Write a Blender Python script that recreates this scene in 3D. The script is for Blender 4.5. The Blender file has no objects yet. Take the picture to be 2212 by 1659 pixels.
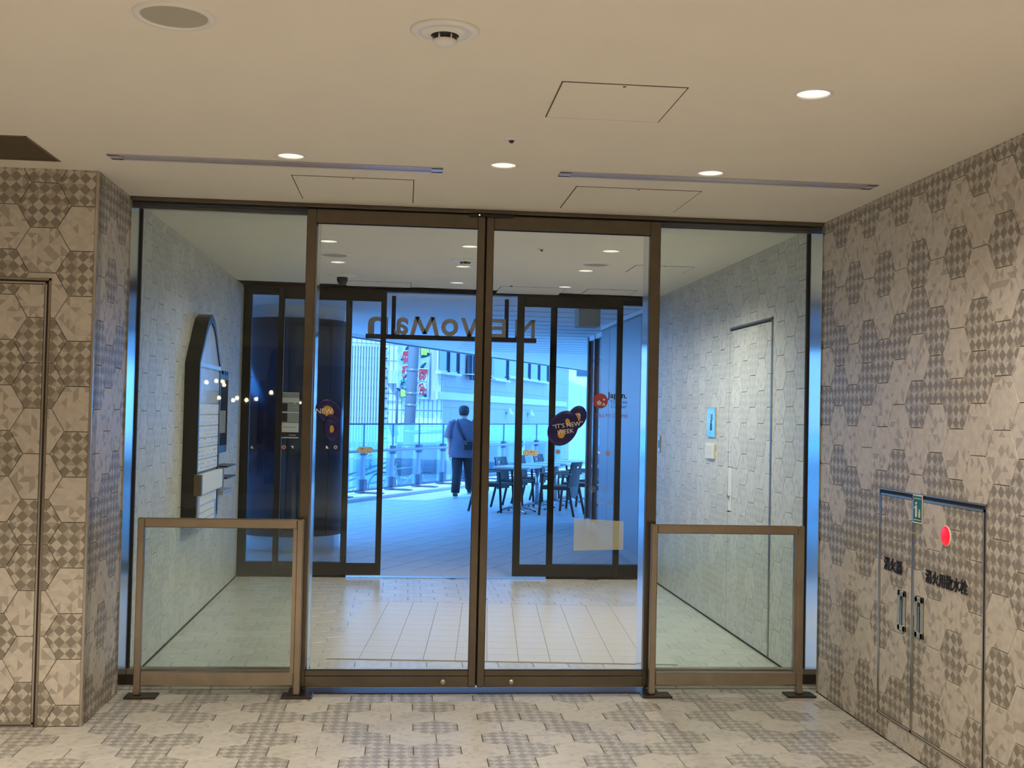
import bpy, bmesh, math, random
from mathutils import Matrix, Vector
random.seed(7)
sc = bpy.context.scene
COL = sc.collection
# ------------------------------------------------------------------ camera
F, CX, CY, HC = 2440.0, 1106.0, 829.5, 1.55
YAW, PIT, ROL = .0939, .0269, .0218
fw = Vector((math.sin(YAW)*math.cos(PIT), math.cos(YAW)*math.cos(PIT), math.sin(PIT)))
rt = Vector((math.cos(YAW), -math.sin(YAW), 0)); up = rt.cross(fw)
RT = math.cos(ROL)*rt + math.sin(ROL)*up; UP = -math.sin(ROL)*rt + math.cos(ROL)*up
cam = bpy.data.cameras.new('camera'); camo = bpy.data.objects.new('camera', cam); COL.objects.link(camo)
cam.sensor_width = 36; cam.lens = 36*F/2212; cam.clip_end = 300; cam.clip_start = .05
camo.matrix_world = Matrix(((RT.x, UP.x, -fw.x, 0), (RT.y, UP.y, -fw.y, 0), (RT.z, UP.z, -fw.z, HC), (0, 0, 0, 1)))
sc.camera = camo
# ------------------------------------------------------------------ world, sun, exposure
w = bpy.data.worlds.new('daylight'); sc.world = w; w.use_nodes = True
bg = w.node_tree.nodes['Background']; bg.inputs[0].default_value = (.10, .37, 1, 1); bg.inputs[1].default_value = 7.0
sl = bpy.data.lights.new('sun', 'SUN'); sl.energy = 4.0; sl.angle = .01; sl.color = (.50, .80, 1)
so = bpy.data.objects.new('sun', sl); COL.objects.link(so)
so.rotation_euler = Vector((.41, .90, -1.05)).to_track_quat('-Z', 'Y').to_euler()
sc.view_settings.view_transform = 'Standard'; sc.view_settings.look = 'None'
sc.view_settings.gamma = 1; sc.view_settings.use_curve_mapping = False
sc.view_settings.exposure = 0.0
sc.cycles.transparent_max_bounces = 32
LAMP_HALL = (1, .87, .70); LAMP_VEST = (1, .93, .78)
W_HALL, W_VEST, W_BACK = (46.0, 9.0, 4.0, 11.0), (20.0, 16.0, 12.0, 100.0, 48.0, 22.0, 9.0, 12.0), 42.0

# ------------------------------------------------------------------ pixel -> place
def ray(x, y): return fw + RT*((x-CX)/F) - UP*((y-CY)/F)
C0 = Vector((0, 0, HC))
def PY(x, y, v): d = ray(x, y); return C0 + d*(v/d.y)
def PX(x, y, v): d = ray(x, y); return C0 + d*(v/d.x)
def PZ(x, y, v): d = ray(x, y); return C0 + d*((v-HC)/d.z)
def PN(x, y, p0, n): d = ray(x, y); return C0 + d*((Vector(p0)-C0).dot(n)/d.dot(n))

XL, XR, HT, YF, YN, YB = -1.516, 2.383, 2.694, 6.33, 5.654, 10.68
W = .2195; SD = W/math.sqrt(3)      # hexagon tile: flat to flat, side

# ------------------------------------------------------------------ materials
def lin(r, g, b):
    f = lambda c: (c/255/12.92) if c/255 <= .04045 else ((c/255+.055)/1.055)**2.4
    return (f(r), f(g), f(b), 1)
MT = {}
def mat(name, col, rough=.5, metal=0, spec=.5, emit=None, es=0, aniso=0, noise=0, nscale=40, bump=0):
    m = bpy.data.materials.new(name); m.use_nodes = True; nt = m.node_tree; b = nt.nodes['Principled BSDF']
    c = tuple(col)+((1,) if len(col) == 3 else ())
    b.inputs['Base Color'].default_value = c; b.inputs['Roughness'].default_value = rough; b.inputs['Metallic'].default_value = metal
    b.inputs['Specular IOR Level'].default_value = spec
    if aniso: b.inputs['Anisotropic'].default_value = aniso
    if emit: b.inputs['Emission Color'].default_value = tuple(emit)+(1,); b.inputs['Emission Strength'].default_value = es
    if noise or bump:
        tc = nt.nodes.new('ShaderNodeTexCoord'); n = nt.nodes.new('ShaderNodeTexNoise'); n.inputs['Scale'].default_value = nscale; n.inputs['Detail'].default_value = 4
        nt.links.new(tc.outputs['Object'], n.inputs['Vector'])
        if noise:
            mx = nt.nodes.new('ShaderNodeMix'); mx.data_type = 'RGBA'; mx.blend_type = 'MULTIPLY'; mx.inputs[0].default_value = 1
            rp = nt.nodes.new('ShaderNodeMapRange'); rp.inputs[1].default_value = .3; rp.inputs[2].default_value = .7; rp.inputs[3].default_value = 1-noise; rp.inputs[4].default_value = 1+noise*.4
            nt.links.new(n.outputs[0], rp.inputs[0]); mx.inputs[6].default_value = c; nt.links.new(rp.outputs[0], mx.inputs[7]); nt.links.new(mx.outputs[2], b.inputs['Base Color'])
        if bump:
            bp = nt.nodes.new('ShaderNodeBump'); bp.inputs['Strength'].default_value = bump; bp.inputs['Distance'].default_value = .002
            nt.links.new(n.outputs[0], bp.inputs['Height']); nt.links.new(bp.outputs[0], b.inputs['Normal'])
    MT[name] = m; return m
def glass(name, tint, refl=1.0):
    m = bpy.data.materials.new(name); m.use_nodes = True; nt = m.node_tree; nt.nodes.clear()
    o = nt.nodes.new('ShaderNodeOutputMaterial'); mx = nt.nodes.new('ShaderNodeMixShader'); t = nt.nodes.new('ShaderNodeBsdfTransparent'); g = nt.nodes.new('ShaderNodeBsdfGlossy')
    fr = nt.nodes.new('ShaderNodeFresnel'); fr.inputs[0].default_value = 1.5; k = nt.nodes.new('ShaderNodeMath'); k.operation = 'MULTIPLY'; k.inputs[1].default_value = refl; k.use_clamp = True
    t.inputs[0].default_value = tuple(tint)+(1,); g.inputs['Roughness'].default_value = .015; g.inputs[0].default_value = (.95, .97, .97, 1)
    nt.links.new(fr.outputs[0], k.inputs[0]); nt.links.new(k.outputs[0], mx.inputs[0]); nt.links.new(t.outputs[0], mx.inputs[1]); nt.links.new(g.outputs[0], mx.inputs[2]); nt.links.new(mx.outputs[0], o.inputs[0])
    MT[name] = m; return m
def film(name, col, alpha, rough=.6):
    m = mat(name, col, rough); m.node_tree.nodes['Principled BSDF'].inputs['Alpha'].default_value = alpha; return m

class NX:          # tiny shader-math helper
    def __init__(s, nt): s.nt = nt
    def m(s, op, a, b=None, c=None):
        n = s.nt.nodes.new('ShaderNodeMath'); n.operation = op
        for i, v in enumerate((a, b, c)):
            if v is None: continue
            if isinstance(v, (int, float)): n.inputs[i].default_value = v
            else: s.nt.links.new(v, n.inputs[i])
        return n.outputs[0]
    def sel(s, f, a, b):            # f ? a : b for floats
        n = s.nt.nodes.new('ShaderNodeMix'); s.nt.links.new(f, n.inputs[0])
        for i, v in ((2, b), (3, a)):
            if isinstance(v, (int, float)): n.inputs[i].default_value = v
            else: s.nt.links.new(v, n.inputs[i])
        return n.outputs[0]
    def selc(s, f, a, b):
        n = s.nt.nodes.new('ShaderNodeMix'); n.data_type = 'RGBA'; s.nt.links.new(f, n.inputs[0])
        for i, v in ((6, b), (7, a)):
            if isinstance(v, tuple): n.inputs[i].default_value = v
            else: s.nt.links.new(v, n.inputs[i])
        return n.outputs[2]
def tilemat(name, kind, light, mid, dark, rough, pal=.92):
    m = bpy.data.materials.new(name); m.use_nodes = True; nt = m.node_tree; b = nt.nodes['Principled BSDF']; x = NX(nt)
    uv = nt.nodes.new('ShaderNodeUVMap'); sp = nt.nodes.new('ShaderNodeSeparateXYZ'); nt.links.new(uv.outputs[0], sp.inputs[0])
    cell = W/4.0
    u = x.m('DIVIDE', sp.outputs[0], cell); v = x.m('DIVIDE', sp.outputs[1], cell); v = x.m('ADD', v, .5)
    ru, rv = x.m('ROUND', u), x.m('ROUND', v); fu, fv = x.m('SUBTRACT', u, ru), x.m('SUBTRACT', v, rv)
    ins = x.m('LESS_THAN', x.m('ADD', x.m('ABSOLUTE', fu), x.m('ABSOLUTE', fv)), .5)
    u2, v2 = x.m('ADD', u, .5), x.m('ADD', v, .5); ru2, rv2 = x.m('ROUND', u2), x.m('ROUND', v2); gu, gv = x.m('SUBTRACT', u2, ru2), x.m('SUBTRACT', v2, rv2)
    cxx = x.sel(ins, ru, x.m('ADD', ru2, 101)); cyy = x.sel(ins, rv, x.m('ADD', rv2, 57)); qx = x.sel(ins, fu, gu); qy = x.sel(ins, fv, gv)
    oi = nt.nodes.new('ShaderNodeObjectInfo'); rnd = x.m('MULTIPLY', x.m('FLOOR', x.m('MULTIPLY', oi.outputs['Random'], 97)), 5)
    if kind == 'check': quad = x.m('ADD', x.m('GREATER_THAN', qx, 0), x.m('MULTIPLY', x.m('GREATER_THAN', qy, 0), 2))
    else:               # half diamonds, cut upright or level at random
        c2 = nt.nodes.new('ShaderNodeCombineXYZ')
        for i, s_ in enumerate((cxx, cyy, x.m('ADD', rnd, 3.3))): nt.links.new(s_, c2.inputs[i])
        w2 = nt.nodes.new('ShaderNodeTexWhiteNoise'); w2.noise_dimensions = '3D'; nt.links.new(c2.outputs[0], w2.inputs[0])
        quad = x.sel(x.m('GREATER_THAN', w2.outputs[0], .5), x.m('GREATER_THAN', qx, 0), x.m('ADD', x.m('GREATER_THAN', qy, 0), 2))
    cb = nt.nodes.new('ShaderNodeCombineXYZ')
    for i, s in enumerate((cxx, cyy, x.m('ADD', quad, rnd))): nt.links.new(s, cb.inputs[i])
    wn = nt.nodes.new('ShaderNodeTexWhiteNoise'); wn.noise_dimensions = '3D'; nt.links.new(cb.outputs[0], wn.inputs[0]); h = wn.outputs[0]
    pale2 = tuple(c*pal for c in light[:3])+(1,)
    if kind == 'check':
        c = x.selc(ins, dark, x.selc(x.m('GREATER_THAN', h, .52), mid, light))
    else:
        c = x.selc(x.m('LESS_THAN', h, .17), mid, x.selc(x.m('LESS_THAN', h, .55), pale2, light))
    n = nt.nodes.new('ShaderNodeTexNoise'); n.inputs['Scale'].default_value = 30; n.inputs['Detail'].default_value = 5; nt.links.new(uv.outputs[0], n.inputs[0])
    mr = nt.nodes.new('ShaderNodeMapRange'); mr.inputs[1].default_value = .3; mr.inputs[2].default_value = .7; mr.inputs[3].default_value = .93; mr.inputs[4].default_value = 1.05; nt.links.new(n.outputs[0], mr.inputs[0])
    mx = nt.nodes.new('ShaderNodeMix'); mx.data_type = 'RGBA'; mx.blend_type = 'MULTIPLY'; mx.inputs[0].default_value = 1; nt.links.new(c, mx.inputs[6]); nt.links.new(mr.outputs[0], mx.inputs[7])
    nt.links.new(mx.outputs[2], b.inputs['Base Color']); b.inputs['Roughness'].default_value = rough
    MT[name] = m; return m
def brickmat(name, c1, c2, mortar, bw, bh, axis_scale=1, rough=.7, ms=.012, off=0.0):
    m = bpy.data.materials.new(name); m.use_nodes = True; nt = m.node_tree; b = nt.nodes['Principled BSDF']
    uv = nt.nodes.new('ShaderNodeUVMap'); t = nt.nodes.new('ShaderNodeTexBrick'); nt.links.new(uv.outputs[0], t.inputs[0])
    t.inputs['Color1'].default_value = c1; t.inputs['Color2'].default_value = c2; t.inputs['Mortar'].default_value = mortar
    t.inputs['Scale'].default_value = 1; t.inputs['Brick Width'].default_value = bw; t.inputs['Row Height'].default_value = bh; t.inputs['Mortar Size'].default_value = ms; t.offset = off
    nt.links.new(t.outputs[0], b.inputs['Base Color']); b.inputs['Roughness'].default_value = rough; MT[name] = m; return m

LT, MD, DK = (.66, .60, .52, 1), (.45, .40, .335, 1), (.285, .25, .20, 1)
tilemat('wall_tile_check', 'check', (.60, .55, .47, 1), MD, DK, .42); tilemat('wall_tile_plain', 'scatter', LT, MD, DK, .42)
tilemat('floor_tile_check', 'check', (.57, .55, .515, 1), (.46, .44, .41, 1), (.33, .315, .29, 1), .36); tilemat('floor_tile_plain', 'scatter', (.60, .575, .535, 1), (.50, .48, .445, 1), DK, .36, .96)
tilemat('vest_tile_check', 'check', (.65, .635, .59, 1), (.59, .575, .53, 1), (.54, .53, .49, 1), .4); tilemat('vest_tile_plain', 'scatter', (.67, .65, .605, 1), (.53, .52, .48, 1), DK, .4, .95)
tilemat('vfloor_tile_check', 'check', (.64, .62, .56, 1), (.60, .58, .52, 1), (.55, .53, .48, 1), .28); tilemat('vfloor_tile_plain', 'scatter', (.66, .64, .58, 1), (.58, .56, .51, 1), DK, .28, .97)
mat('floor_far', (.60, .57, .53), .4, noise=.1, nscale=9); mat('grout', (.22, .19, .16), .9); mat('floor_grout', (.17, .15, .125), .9); mat('vest_grout', (.26, .25, .23), .9)
mat('ceiling', (.80, .755, .67), .85, noise=.02, nscale=3, bump=.03); mat('hall_plaster', (.42, .38, .32), .8)
mat('stone_tile', (.67, .64, .59), .32, 0, .3, noise=.03, nscale=5)
mat('steel', (.60, .55, .48), .30, 1, aniso=.5, noise=.08, nscale=12); mat('steel_polished', (.72, .73, .74), .16, 1, aniso=.6)
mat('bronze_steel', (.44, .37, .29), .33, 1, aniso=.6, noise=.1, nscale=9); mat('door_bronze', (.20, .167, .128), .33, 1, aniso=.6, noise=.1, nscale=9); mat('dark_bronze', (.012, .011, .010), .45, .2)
mat('dark_plate', (.07, .055, .042), .35, .7); mat('black', (.012, .012, .012), .4); mat('gasket', (.02, .02, .02), .7)
mat('white_plastic', (.80, .79, .76), .4); mat('grille', (.42, .40, .33), .7, noise=.1, nscale=300); mat('groove', (.11, .09, .07), .9)
mat('reflector', (.95, .93, .9), .25, emit=(1, .92, .80), es=.35); mat('lamp_face', (1, .97, .9), .4, emit=(1, .93, .80), es=3)
mat('vent_brown', (.17, .135, .085), .6); mat('diffuser', (.52, .49, .52), .3, .1); mat('red_lamp', (.9, .01, .03), .3, emit=(1, .01, .03), es=.8)
mat('green_sign', (.01, .16, .11), .4); mat('ink_black', (.015, .013, .014), .5); mat('ink_white', (.85, .85, .83), .5); mat('ink_navy', (.01, .008, .11), .32)
mat('ink_yellow', (.62, .36, .06), .45); mat('ink_red', (.55, .015, .02), .5); mat('ink_blue', (.01, .04, .30), .5); mat('cream_paper', (.74, .66, .52), .6)
glass('glass_clear', (.965, .98, .97), .32); glass('glass_green', (.92, .96, .94), .45); glass('glass_rear', (.95, .975, .98), .45); glass('glass_rail', (.74, .90, .97), .4)
film('reflection_film', (.74, .76, .55), .36); film('grey_film', (.42, .46, .46), .75, .4)
mat('board_black', (.015, .014, .013), .3); mat('board_steel', (.55, .58, .62), .25, .5)
mat('board_face', (.50, .52, .55), .12, noise=.12, nscale=9); mat('paper', (.70, .71, .72), .5); mat('leaflet', (.07, .16, .34), .5); mat('screen', (.03, .05, .08), .08)
mat('bench_bronze', (.20, .15, .09), .35, .7)
# outdoors
mat('column_panel', (.02, .055, .10), .2, .75); mat('dark_panel', (.05, .065, .09), .35, .5); mat('panel_blue', (.36, .39, .43), .35, .35); mat('soffit', (.90, .91, .92), .7)
mat('terrace_tile', (.53, .53, .54), .45, noise=.08, nscale=2); mat('terrace_joint', (.20, .20, .21), .9); mat('kerb', (.50, .50, .51), .7); mat('gravel', (.85, .85, .85), .9)
brickmat('facade_tile', (.40, .40, .41, 1), (.36, .36, .37, 1), (.27, .27, .29, 1), .11, .55, ms=.014); brickmat('facade_slat', (.90, .90, .88, 1), (.84, .84, .84, 1), (.36, .37, .40, 1), .13, .42, ms=.016)
mat('facade_plain', (.58, .58, .60), .7); mat('pole_concrete', (.17, .18, .20), .7, noise=.06, nscale=6); mat('asphalt', (.48, .48, .49), .9); mat('shop_dark', (.10, .11, .13), .4)
mat('window_glass', (.05, .08, .13), .06, .0, .5); mat('rail_blue', (.10, .12, .17), .4, .6); mat('rail_steel', (.26, .28, .31), .35, .6)
mat('table_top', (.82, .82, .82), .3); mat('table_leg', (.60, .61, .63), .25, .9); mat('chair_black', (.018, .018, .020), .45); mat('arm_top', (.25, .23, .21), .35)
mat('skin', (.62, .42, .34), .55); mat('shirt', (.12, .11, .16), .85, noise=.12, nscale=14); mat('trousers', (.018, .018, .025), .8); mat('cap', (.03, .03, .035), .7); mat('hair', (.02, .018, .016), .7)
mat('shoe', (.05, .05, .06), .6); mat('shoe_sole', (.75, .75, .74), .6); mat('bag', (.012, .012, .015), .55); mat('letter_back', (.50, .44, .36), .5, 0); mat('letter_side', (.75, .77, .8), .4)
mat('banner_base', (.50, .62, .70), .6, noise=.5, nscale=3); mat('banner_red', (.80, .06, .07), .5); mat('banner_lime', (.65, .78, .12), .5); mat('banner_dark', (.03, .05, .10), .5); mat('cyan_board', (.22, .55, .62), .6)

# ------------------------------------------------------------------ mesh builder
WM = {}
class MB:
    def __init__(s): s.v = []; s.f = []; s.mi = []; s.sm = []
    def add(s, v, f, mi=0, smooth=False):
        o = len(s.v); s.v += [tuple(p) for p in v]; s.f += [tuple(i+o for i in q) for q in f]; s.mi += [mi]*len(f); s.sm += [smooth]*len(f); return s
    def box(s, a, b, mi=0, M=None, bev=0):
        x0, y0, z0 = [min(a[i], b[i]) for i in range(3)]; x1, y1, z1 = [max(a[i], b[i]) for i in range(3)]
        if bev:
            e = min(bev, (x1-x0)/2.2, (y1-y0)/2.2, (z1-z0)/2.2); vs = []; ix = {}
            for X, sx in ((x0, 1), (x1, -1)):
                for Y, sy in ((y0, 1), (y1, -1)):
                    for Z, sz in ((z0, 1), (z1, -1)):
                        k = (X == x1, Y == y1, Z == z1)
                        for ax, p in enumerate(((X, Y+sy*e, Z+sz*e), (X+sx*e, Y, Z+sz*e), (X+sx*e, Y+sy*e, Z))): ix[k+(ax,)] = len(vs); vs.append(p)
            fs = []
            for ax in range(3):
                o1, o2 = [i for i in range(3) if i != ax]
                for side in (0, 1):
                    q = []
                    for a1, a2 in ((0, 0), (1, 0), (1, 1), (0, 1)):
                        k = [0, 0, 0]; k[ax] = side; k[o1] = a1; k[o2] = a2; q.append(ix[(bool(k[0]), bool(k[1]), bool(k[2]), ax)])
                    if (side == 1) != (ax == 1): q = q
                    else: q = q[::-1]
                    fs.append(q)
            for ax in range(3):     # edges along ax
                o1, o2 = [i for i in range(3) if i != ax]
                for a1 in (0, 1):
                    for a2 in (0, 1):
                        def I(t, fc):
                            k = [0, 0, 0]; k[ax] = t; k[o1] = a1; k[o2] = a2; return ix[(bool(k[0]), bool(k[1]), bool(k[2]), fc)]
                        fs.append([I(0, o1), I(1, o1), I(1, o2), I(0, o2)])
            for k in [(a, b_, c) for a in (False, True) for b_ in (False, True) for c in (False, True)]: fs.append([ix[k+(0,)], ix[k+(1,)], ix[k+(2,)]])
            if M: vs = [M @ Vector(p) for p in vs]
            return s.add(vs, fs, mi)
        vs = [(x0, y0, z0), (x1, y0, z0), (x1, y1, z0), (x0, y1, z0), (x0, y0, z1), (x1, y0, z1), (x1, y1, z1), (x0, y1, z1)]
        if M: vs = [M @ Vector(p) for p in vs]
        return s.add(vs, [(0, 3, 2, 1), (4, 5, 6, 7), (0, 1, 5, 4), (1, 2, 6, 5), (2, 3, 7, 6), (3, 0, 4, 7)], mi)
    def prism(s, poly, z0, z1, mi=0, M=None, inset=0):       # poly CCW in xy, top at z1
        n = len(poly); top = poly
        vs = [(p[0], p[1], z0) for p in poly]
        if inset:
            cx = sum(p[0] for p in poly)/n; cy = sum(p[1] for p in poly)/n
            vs += [(p[0], p[1], z1-inset) for p in poly]
            t = []
            for p in poly:
                dx, dy = cx-p[0], cy-p[1]; L = math.hypot(dx, dy) or 1; t.append((p[0]+dx/L*inset, p[1]+dy/L*inset, z1))
            vs += t; k = 3
        else: vs += [(p[0], p[1], z1) for p in poly]; k = 2
        if M: vs = [M @ Vector(p) for p in vs]
        fs = [tuple((k-1)*n+i for i in range(n)), tuple(reversed(range(n)))]
        for l in range(k-1):
            for i in range(n): j = (i+1) % n; fs.append((l*n+i, l*n+j, (l+1)*n+j, (l+1)*n+i))
        return s.add(vs, fs, mi)
    def tube(s, pts, r, n=10, mi=0, caps=True, smooth=True, ry=None):
        pts = [Vector(p) for p in pts]; rs = r if isinstance(r, (list, tuple)) else [r]*len(pts); vs = []; fs = []; pu = None
        for i, p in enumerate(pts):
            d = (pts[min(i+1, len(pts)-1)]-pts[max(i-1, 0)]).normalized()
            if pu is None: pu = d.orthogonal().normalized() if abs(d.z) < .9 else Vector((1, 0, 0))
            a = (pu - d*pu.dot(d)).normalized(); b = d.cross(a); pu = a
            rr = rs[i]; ra, rb = rr if isinstance(rr, tuple) else (rr, rr)
            for k in range(n): t = 2*math.pi*k/n; vs.append(p+a*(ra*math.cos(t))+b*(rb*math.sin(t)))
        for i in range(len(pts)-1):
            for k in range(n): k2 = (k+1) % n; fs.append((i*n+k, i*n+k2, (i+1)*n+k2, (i+1)*n+k))
        s.add(vs, fs, mi, smooth)
        if caps: s.add([], []); o = len(s.v)-len(vs); s.f += [tuple(o+k for k in reversed(range(n))), tuple(o+(len(pts)-1)*n+k for k in range(n))]; s.mi += [mi]*2; s.sm += [False]*2
        return s
    def lathe(s, prof, c=(0, 0, 0), n=32, mi=0, smooth=True):   # prof [(r,z)]
        vs = []; fs = []; m = len(prof)
        for r, z in prof:
            for k in range(n): t = 2*math.pi*k/n; vs.append((c[0]+r*math.cos(t), c[1]+r*math.sin(t), c[2]+z))
        for i in range(m-1):
            for k in range(n): k2 = (k+1) % n; fs.append((i*n+k, i*n+k2, (i+1)*n+k2, (i+1)*n+k))
        return s.add(vs, fs, mi, smooth)
    def torus(s, R, r, M=None, n=24, m=8, mi=0, sy=1, flat=1, a0=0, a1=2*math.pi):
        vs = []; fs = []; full = abs(a1-a0-2*math.pi) < 1e-6; N = n if full else n+1
        for i in range(N):
            t = a0+(a1-a0)*i/n
            for k in range(m):
                q = 2*math.pi*k/m; p = Vector(((R+r*math.cos(q))*math.cos(t), sy*(R+r*math.cos(q))*math.sin(t), flat*r*math.sin(q))); vs.append(M @ p if M else p)
        for i in range(n):
            i2 = (i+1) % N
            for k in range(m): k2 = (k+1) % m; fs.append((i*m+k, i2*m+k, i2*m+k2, i*m+k2))
        return s.add(vs, fs, mi, True)
    def mesh(s, name, mats, uvf=None):
        me = bpy.data.meshes.new(name); me.from_pydata(s.v, [], s.f)
        for m in (mats if isinstance(mats, (list, tuple)) else [mats]): me.materials.append(MT[m])
        me.polygons.foreach_set('material_index', s.mi); me.polygons.foreach_set('use_smooth', s.sm)
        if uvf:
            uv = me.uv_layers.new(name='UVMap'); 
            for l in me.loops: uv.data[l.index].uv = uvf(me.vertices[l.vertex_index].co)
        me.update(); return me
    def build(s, name, mats, parent=None, M=None, uvf=None, **k): return link(name, s.mesh(name, mats, uvf), parent, M, **k)
def link(name, me, parent=None, M=None, kind=None, label=None, cat=None, group=None):
    o = bpy.data.objects.new(name, me); COL.objects.link(o); M = M or Matrix(); WM[o] = M
    if parent: o.parent = parent; o.matrix_parent_inverse = WM[parent].inverted()
    o.matrix_basis = M; tag(o, label, cat, group, kind); return o
def tag(o, label=None, cat=None, group=None, kind=None):
    for k, v in (('label', label), ('category', cat), ('group', group), ('kind', kind)):
        if v: o[k] = v
    return o
def thing(name, loc, label, cat, group=None, M=None, kind=None): return link(name, None, None, M or Matrix.Translation(loc), kind, label, cat, group)
def clone(o, M, label=None, parent=None):
    c = o.copy(); COL.objects.link(c)
    if parent is None: c.matrix_basis = M; WM[c] = M
    else: c.parent = parent
    if label: c['label'] = label
    for ch in [q for q in bpy.data.objects if q.parent == o]: clone(ch, None, None, c)
    return c
def frame(o, r, u):
    r, u = Vector(r).normalized(), Vector(u).normalized(); n = r.cross(u); o = Vector(o)
    return Matrix(((r.x, u.x, n.x, o.x), (r.y, u.y, n.y, o.y), (r.z, u.z, n.z, o.z), (0, 0, 0, 1)))
Zu = (0, 0, 1)
FR = lambda p: frame(p, (0, -1, 0), Zu)      # on the right wall, facing the passage
FL = lambda p: frame(p, (0, 1, 0), Zu)       # on the left wall
FF = lambda p: frame(p, (1, 0, 0), Zu)       # facing the camera
def textmesh(s, size, ext=.0005, mats='ink_black', off=0, align='CENTER', shear=0, space=1.0):
    cu = bpy.data.curves.new('t', 'FONT'); cu.body = s; cu.size = size; cu.extrude = ext; cu.align_x = align; cu.align_y = 'CENTER'; cu.offset = off; cu.resolution_u = 3; cu.shear = shear; cu.space_character = space
    o = bpy.data.objects.new('t', cu); COL.objects.link(o); dg = bpy.context.evaluated_depsgraph_get()
    me = bpy.data.meshes.new_from_object(o.evaluated_get(dg)); bpy.data.objects.remove(o); bpy.data.curves.remove(cu)
    me.materials.clear()
    for m in (mats if isinstance(mats, (list, tuple)) else [mats]): me.materials.append(MT[m])
    return me
def fitmesh(me, w=None, h=None):        # centre a text mesh and scale it to a real width / height
    xs = [v.co.x for v in me.vertices]; ys = [v.co.y for v in me.vertices]
    cx, cy = (min(xs)+max(xs))/2, (min(ys)+max(ys))/2; sx = w/(max(xs)-min(xs)) if w else None; sy = h/(max(ys)-min(ys)) if h else None
    sx = sx or sy; sy = sy or sx
    for v in me.vertices: v.co.x = (v.co.x-cx)*sx; v.co.y = (v.co.y-cy)*sy
    return me

# ------------------------------------------------------------------ hexagon tiling
def clip(poly, x0, x1, y0, y1):
    for ax, lim, sg in ((0, x0, 1), (0, x1, -1), (1, y0, 1), (1, y1, -1)):
        out = []
        for i in range(len(poly)):
            a, b = poly[i-1], poly[i]; da, db = (a[ax]-lim)*sg, (b[ax]-lim)*sg
            if (da >= 0) != (db >= 0): t = da/(da-db); out.append((a[0]+(b[0]-a[0])*t, a[1]+(b[1]-a[1])*t))
            if db >= 0: out.append(b)
        poly = out
        if len(poly) < 3: return []
    return poly
def area(p): return abs(sum(p[i-1][0]*p[i][1]-p[i][0]*p[i-1][1] for i in range(len(p))))/2
SHARED = {}
def hexpoly(pointy, g):
    R = SD-g/math.sqrt(3)*1.0
    return [(R*math.cos(math.radians(60*k+(30 if pointy else 0))), R*math.sin(math.radians(60*k+(30 if pointy else 0)))) for k in range(6)]
def hextiles(parent, M, u0, u1, v0, v1, ph, pick, mats, holes=(), pointy=False, gap=.003, th=.006, keep=None, stuffname='tile_field', subparent=None):
    """lay hexagons over the rectangle; each one an object, those past `keep` joined into one stuff part"""
    pu, pv = (W, 1.5*SD) if pointy else (1.5*SD, W); hp = hexpoly(pointy, gap); items = []
    for i in range(int((u0-ph[0])/pu)-2, int((u1-ph[0])/pu)+3):
        for j in range(int((v0-ph[1])/pv)-2, int((v1-ph[1])/pv)+3):
            cu = ph[0]+i*pu+(pu/2 if pointy and j % 2 else 0); cv = ph[1]+j*pv+(pv/2 if not pointy and i % 2 else 0)
            if cu < u0-SD or cu > u1+SD or cv < v0-SD or cv > v1+SD: continue
            p = [(a+cu, b+cv) for a, b in hp]; full = clip(p, u0, u1, v0, v1); pieces = [full] if full else []
            for (a, b, c, d) in holes:
                nx = []
                for q in pieces:
                    if not clip(q, a, b, c, d): nx.append(q); continue
                    for r in ((-99, a, -99, 99), (b, 99, -99, 99), (a, b, -99, c), (a, b, d, 99)):
                        k = clip(q, *r)
                        if k: nx.append(k)
                pieces = nx
            k = pick(i, j)
            for q in pieces:
                if area(q) > 2e-4: items.append((cu, cv, q, k, abs(area(q)-area(hp)) < 1e-9))
    items.sort(key=lambda t: (keep[1](t[0], t[1]) if keep else 0))
    lim = keep[0] if keep else 10**6; st = MB(); uvs = []
    for n, (cu, cv, q, k, whole) in enumerate(items):
        if n < lim:
            if whole:
                key = (pointy, mats[k], gap, th)
                if key not in SHARED: SHARED[key] = MB().prism(hp, .0004, th, inset=.0015).mesh('tile', mats[k], lambda c: (c.x, c.y))
                me = SHARED[key]
            else: me = MB().prism([(a-cu, b-cv) for a, b in q], .0004, th, inset=.0015).mesh('tile', mats[k], lambda c: (c.x, c.y))
            link('tile', me, parent, M @ Matrix.Translation((cu, cv, 0)))
        else:
            o = len(st.v); st.prism(q, .0004, th, k, inset=.0015); uvs += [(cu-random.randrange(40)*W/4, cv-random.randrange(40)*W/4)]*(len(st.v)-o)
    if st.v:
        me = st.mesh(stuffname, mats); uv = me.uv_layers.new(name='UVMap')
        for l in me.loops: c = me.vertices[l.vertex_index].co; a = uvs[l.vertex_index]; uv.data[l.index].uv = (c.x-a[0], c.y-a[1])
        link(stuffname, me, parent, M, kind='stuff')
def pattern(rows, ntop=0):
    return lambda i, j: 0 if rows[i % len(rows)][(ntop-j) % len(rows[i % len(rows)])] == 'D' else 1

# ================================================================== THE SETTING
def struct(name, mb, m, label, M=None, uvf=None, cat=None): return mb.build(name, m, None, M, uvf, kind='structure', label=label)
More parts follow.
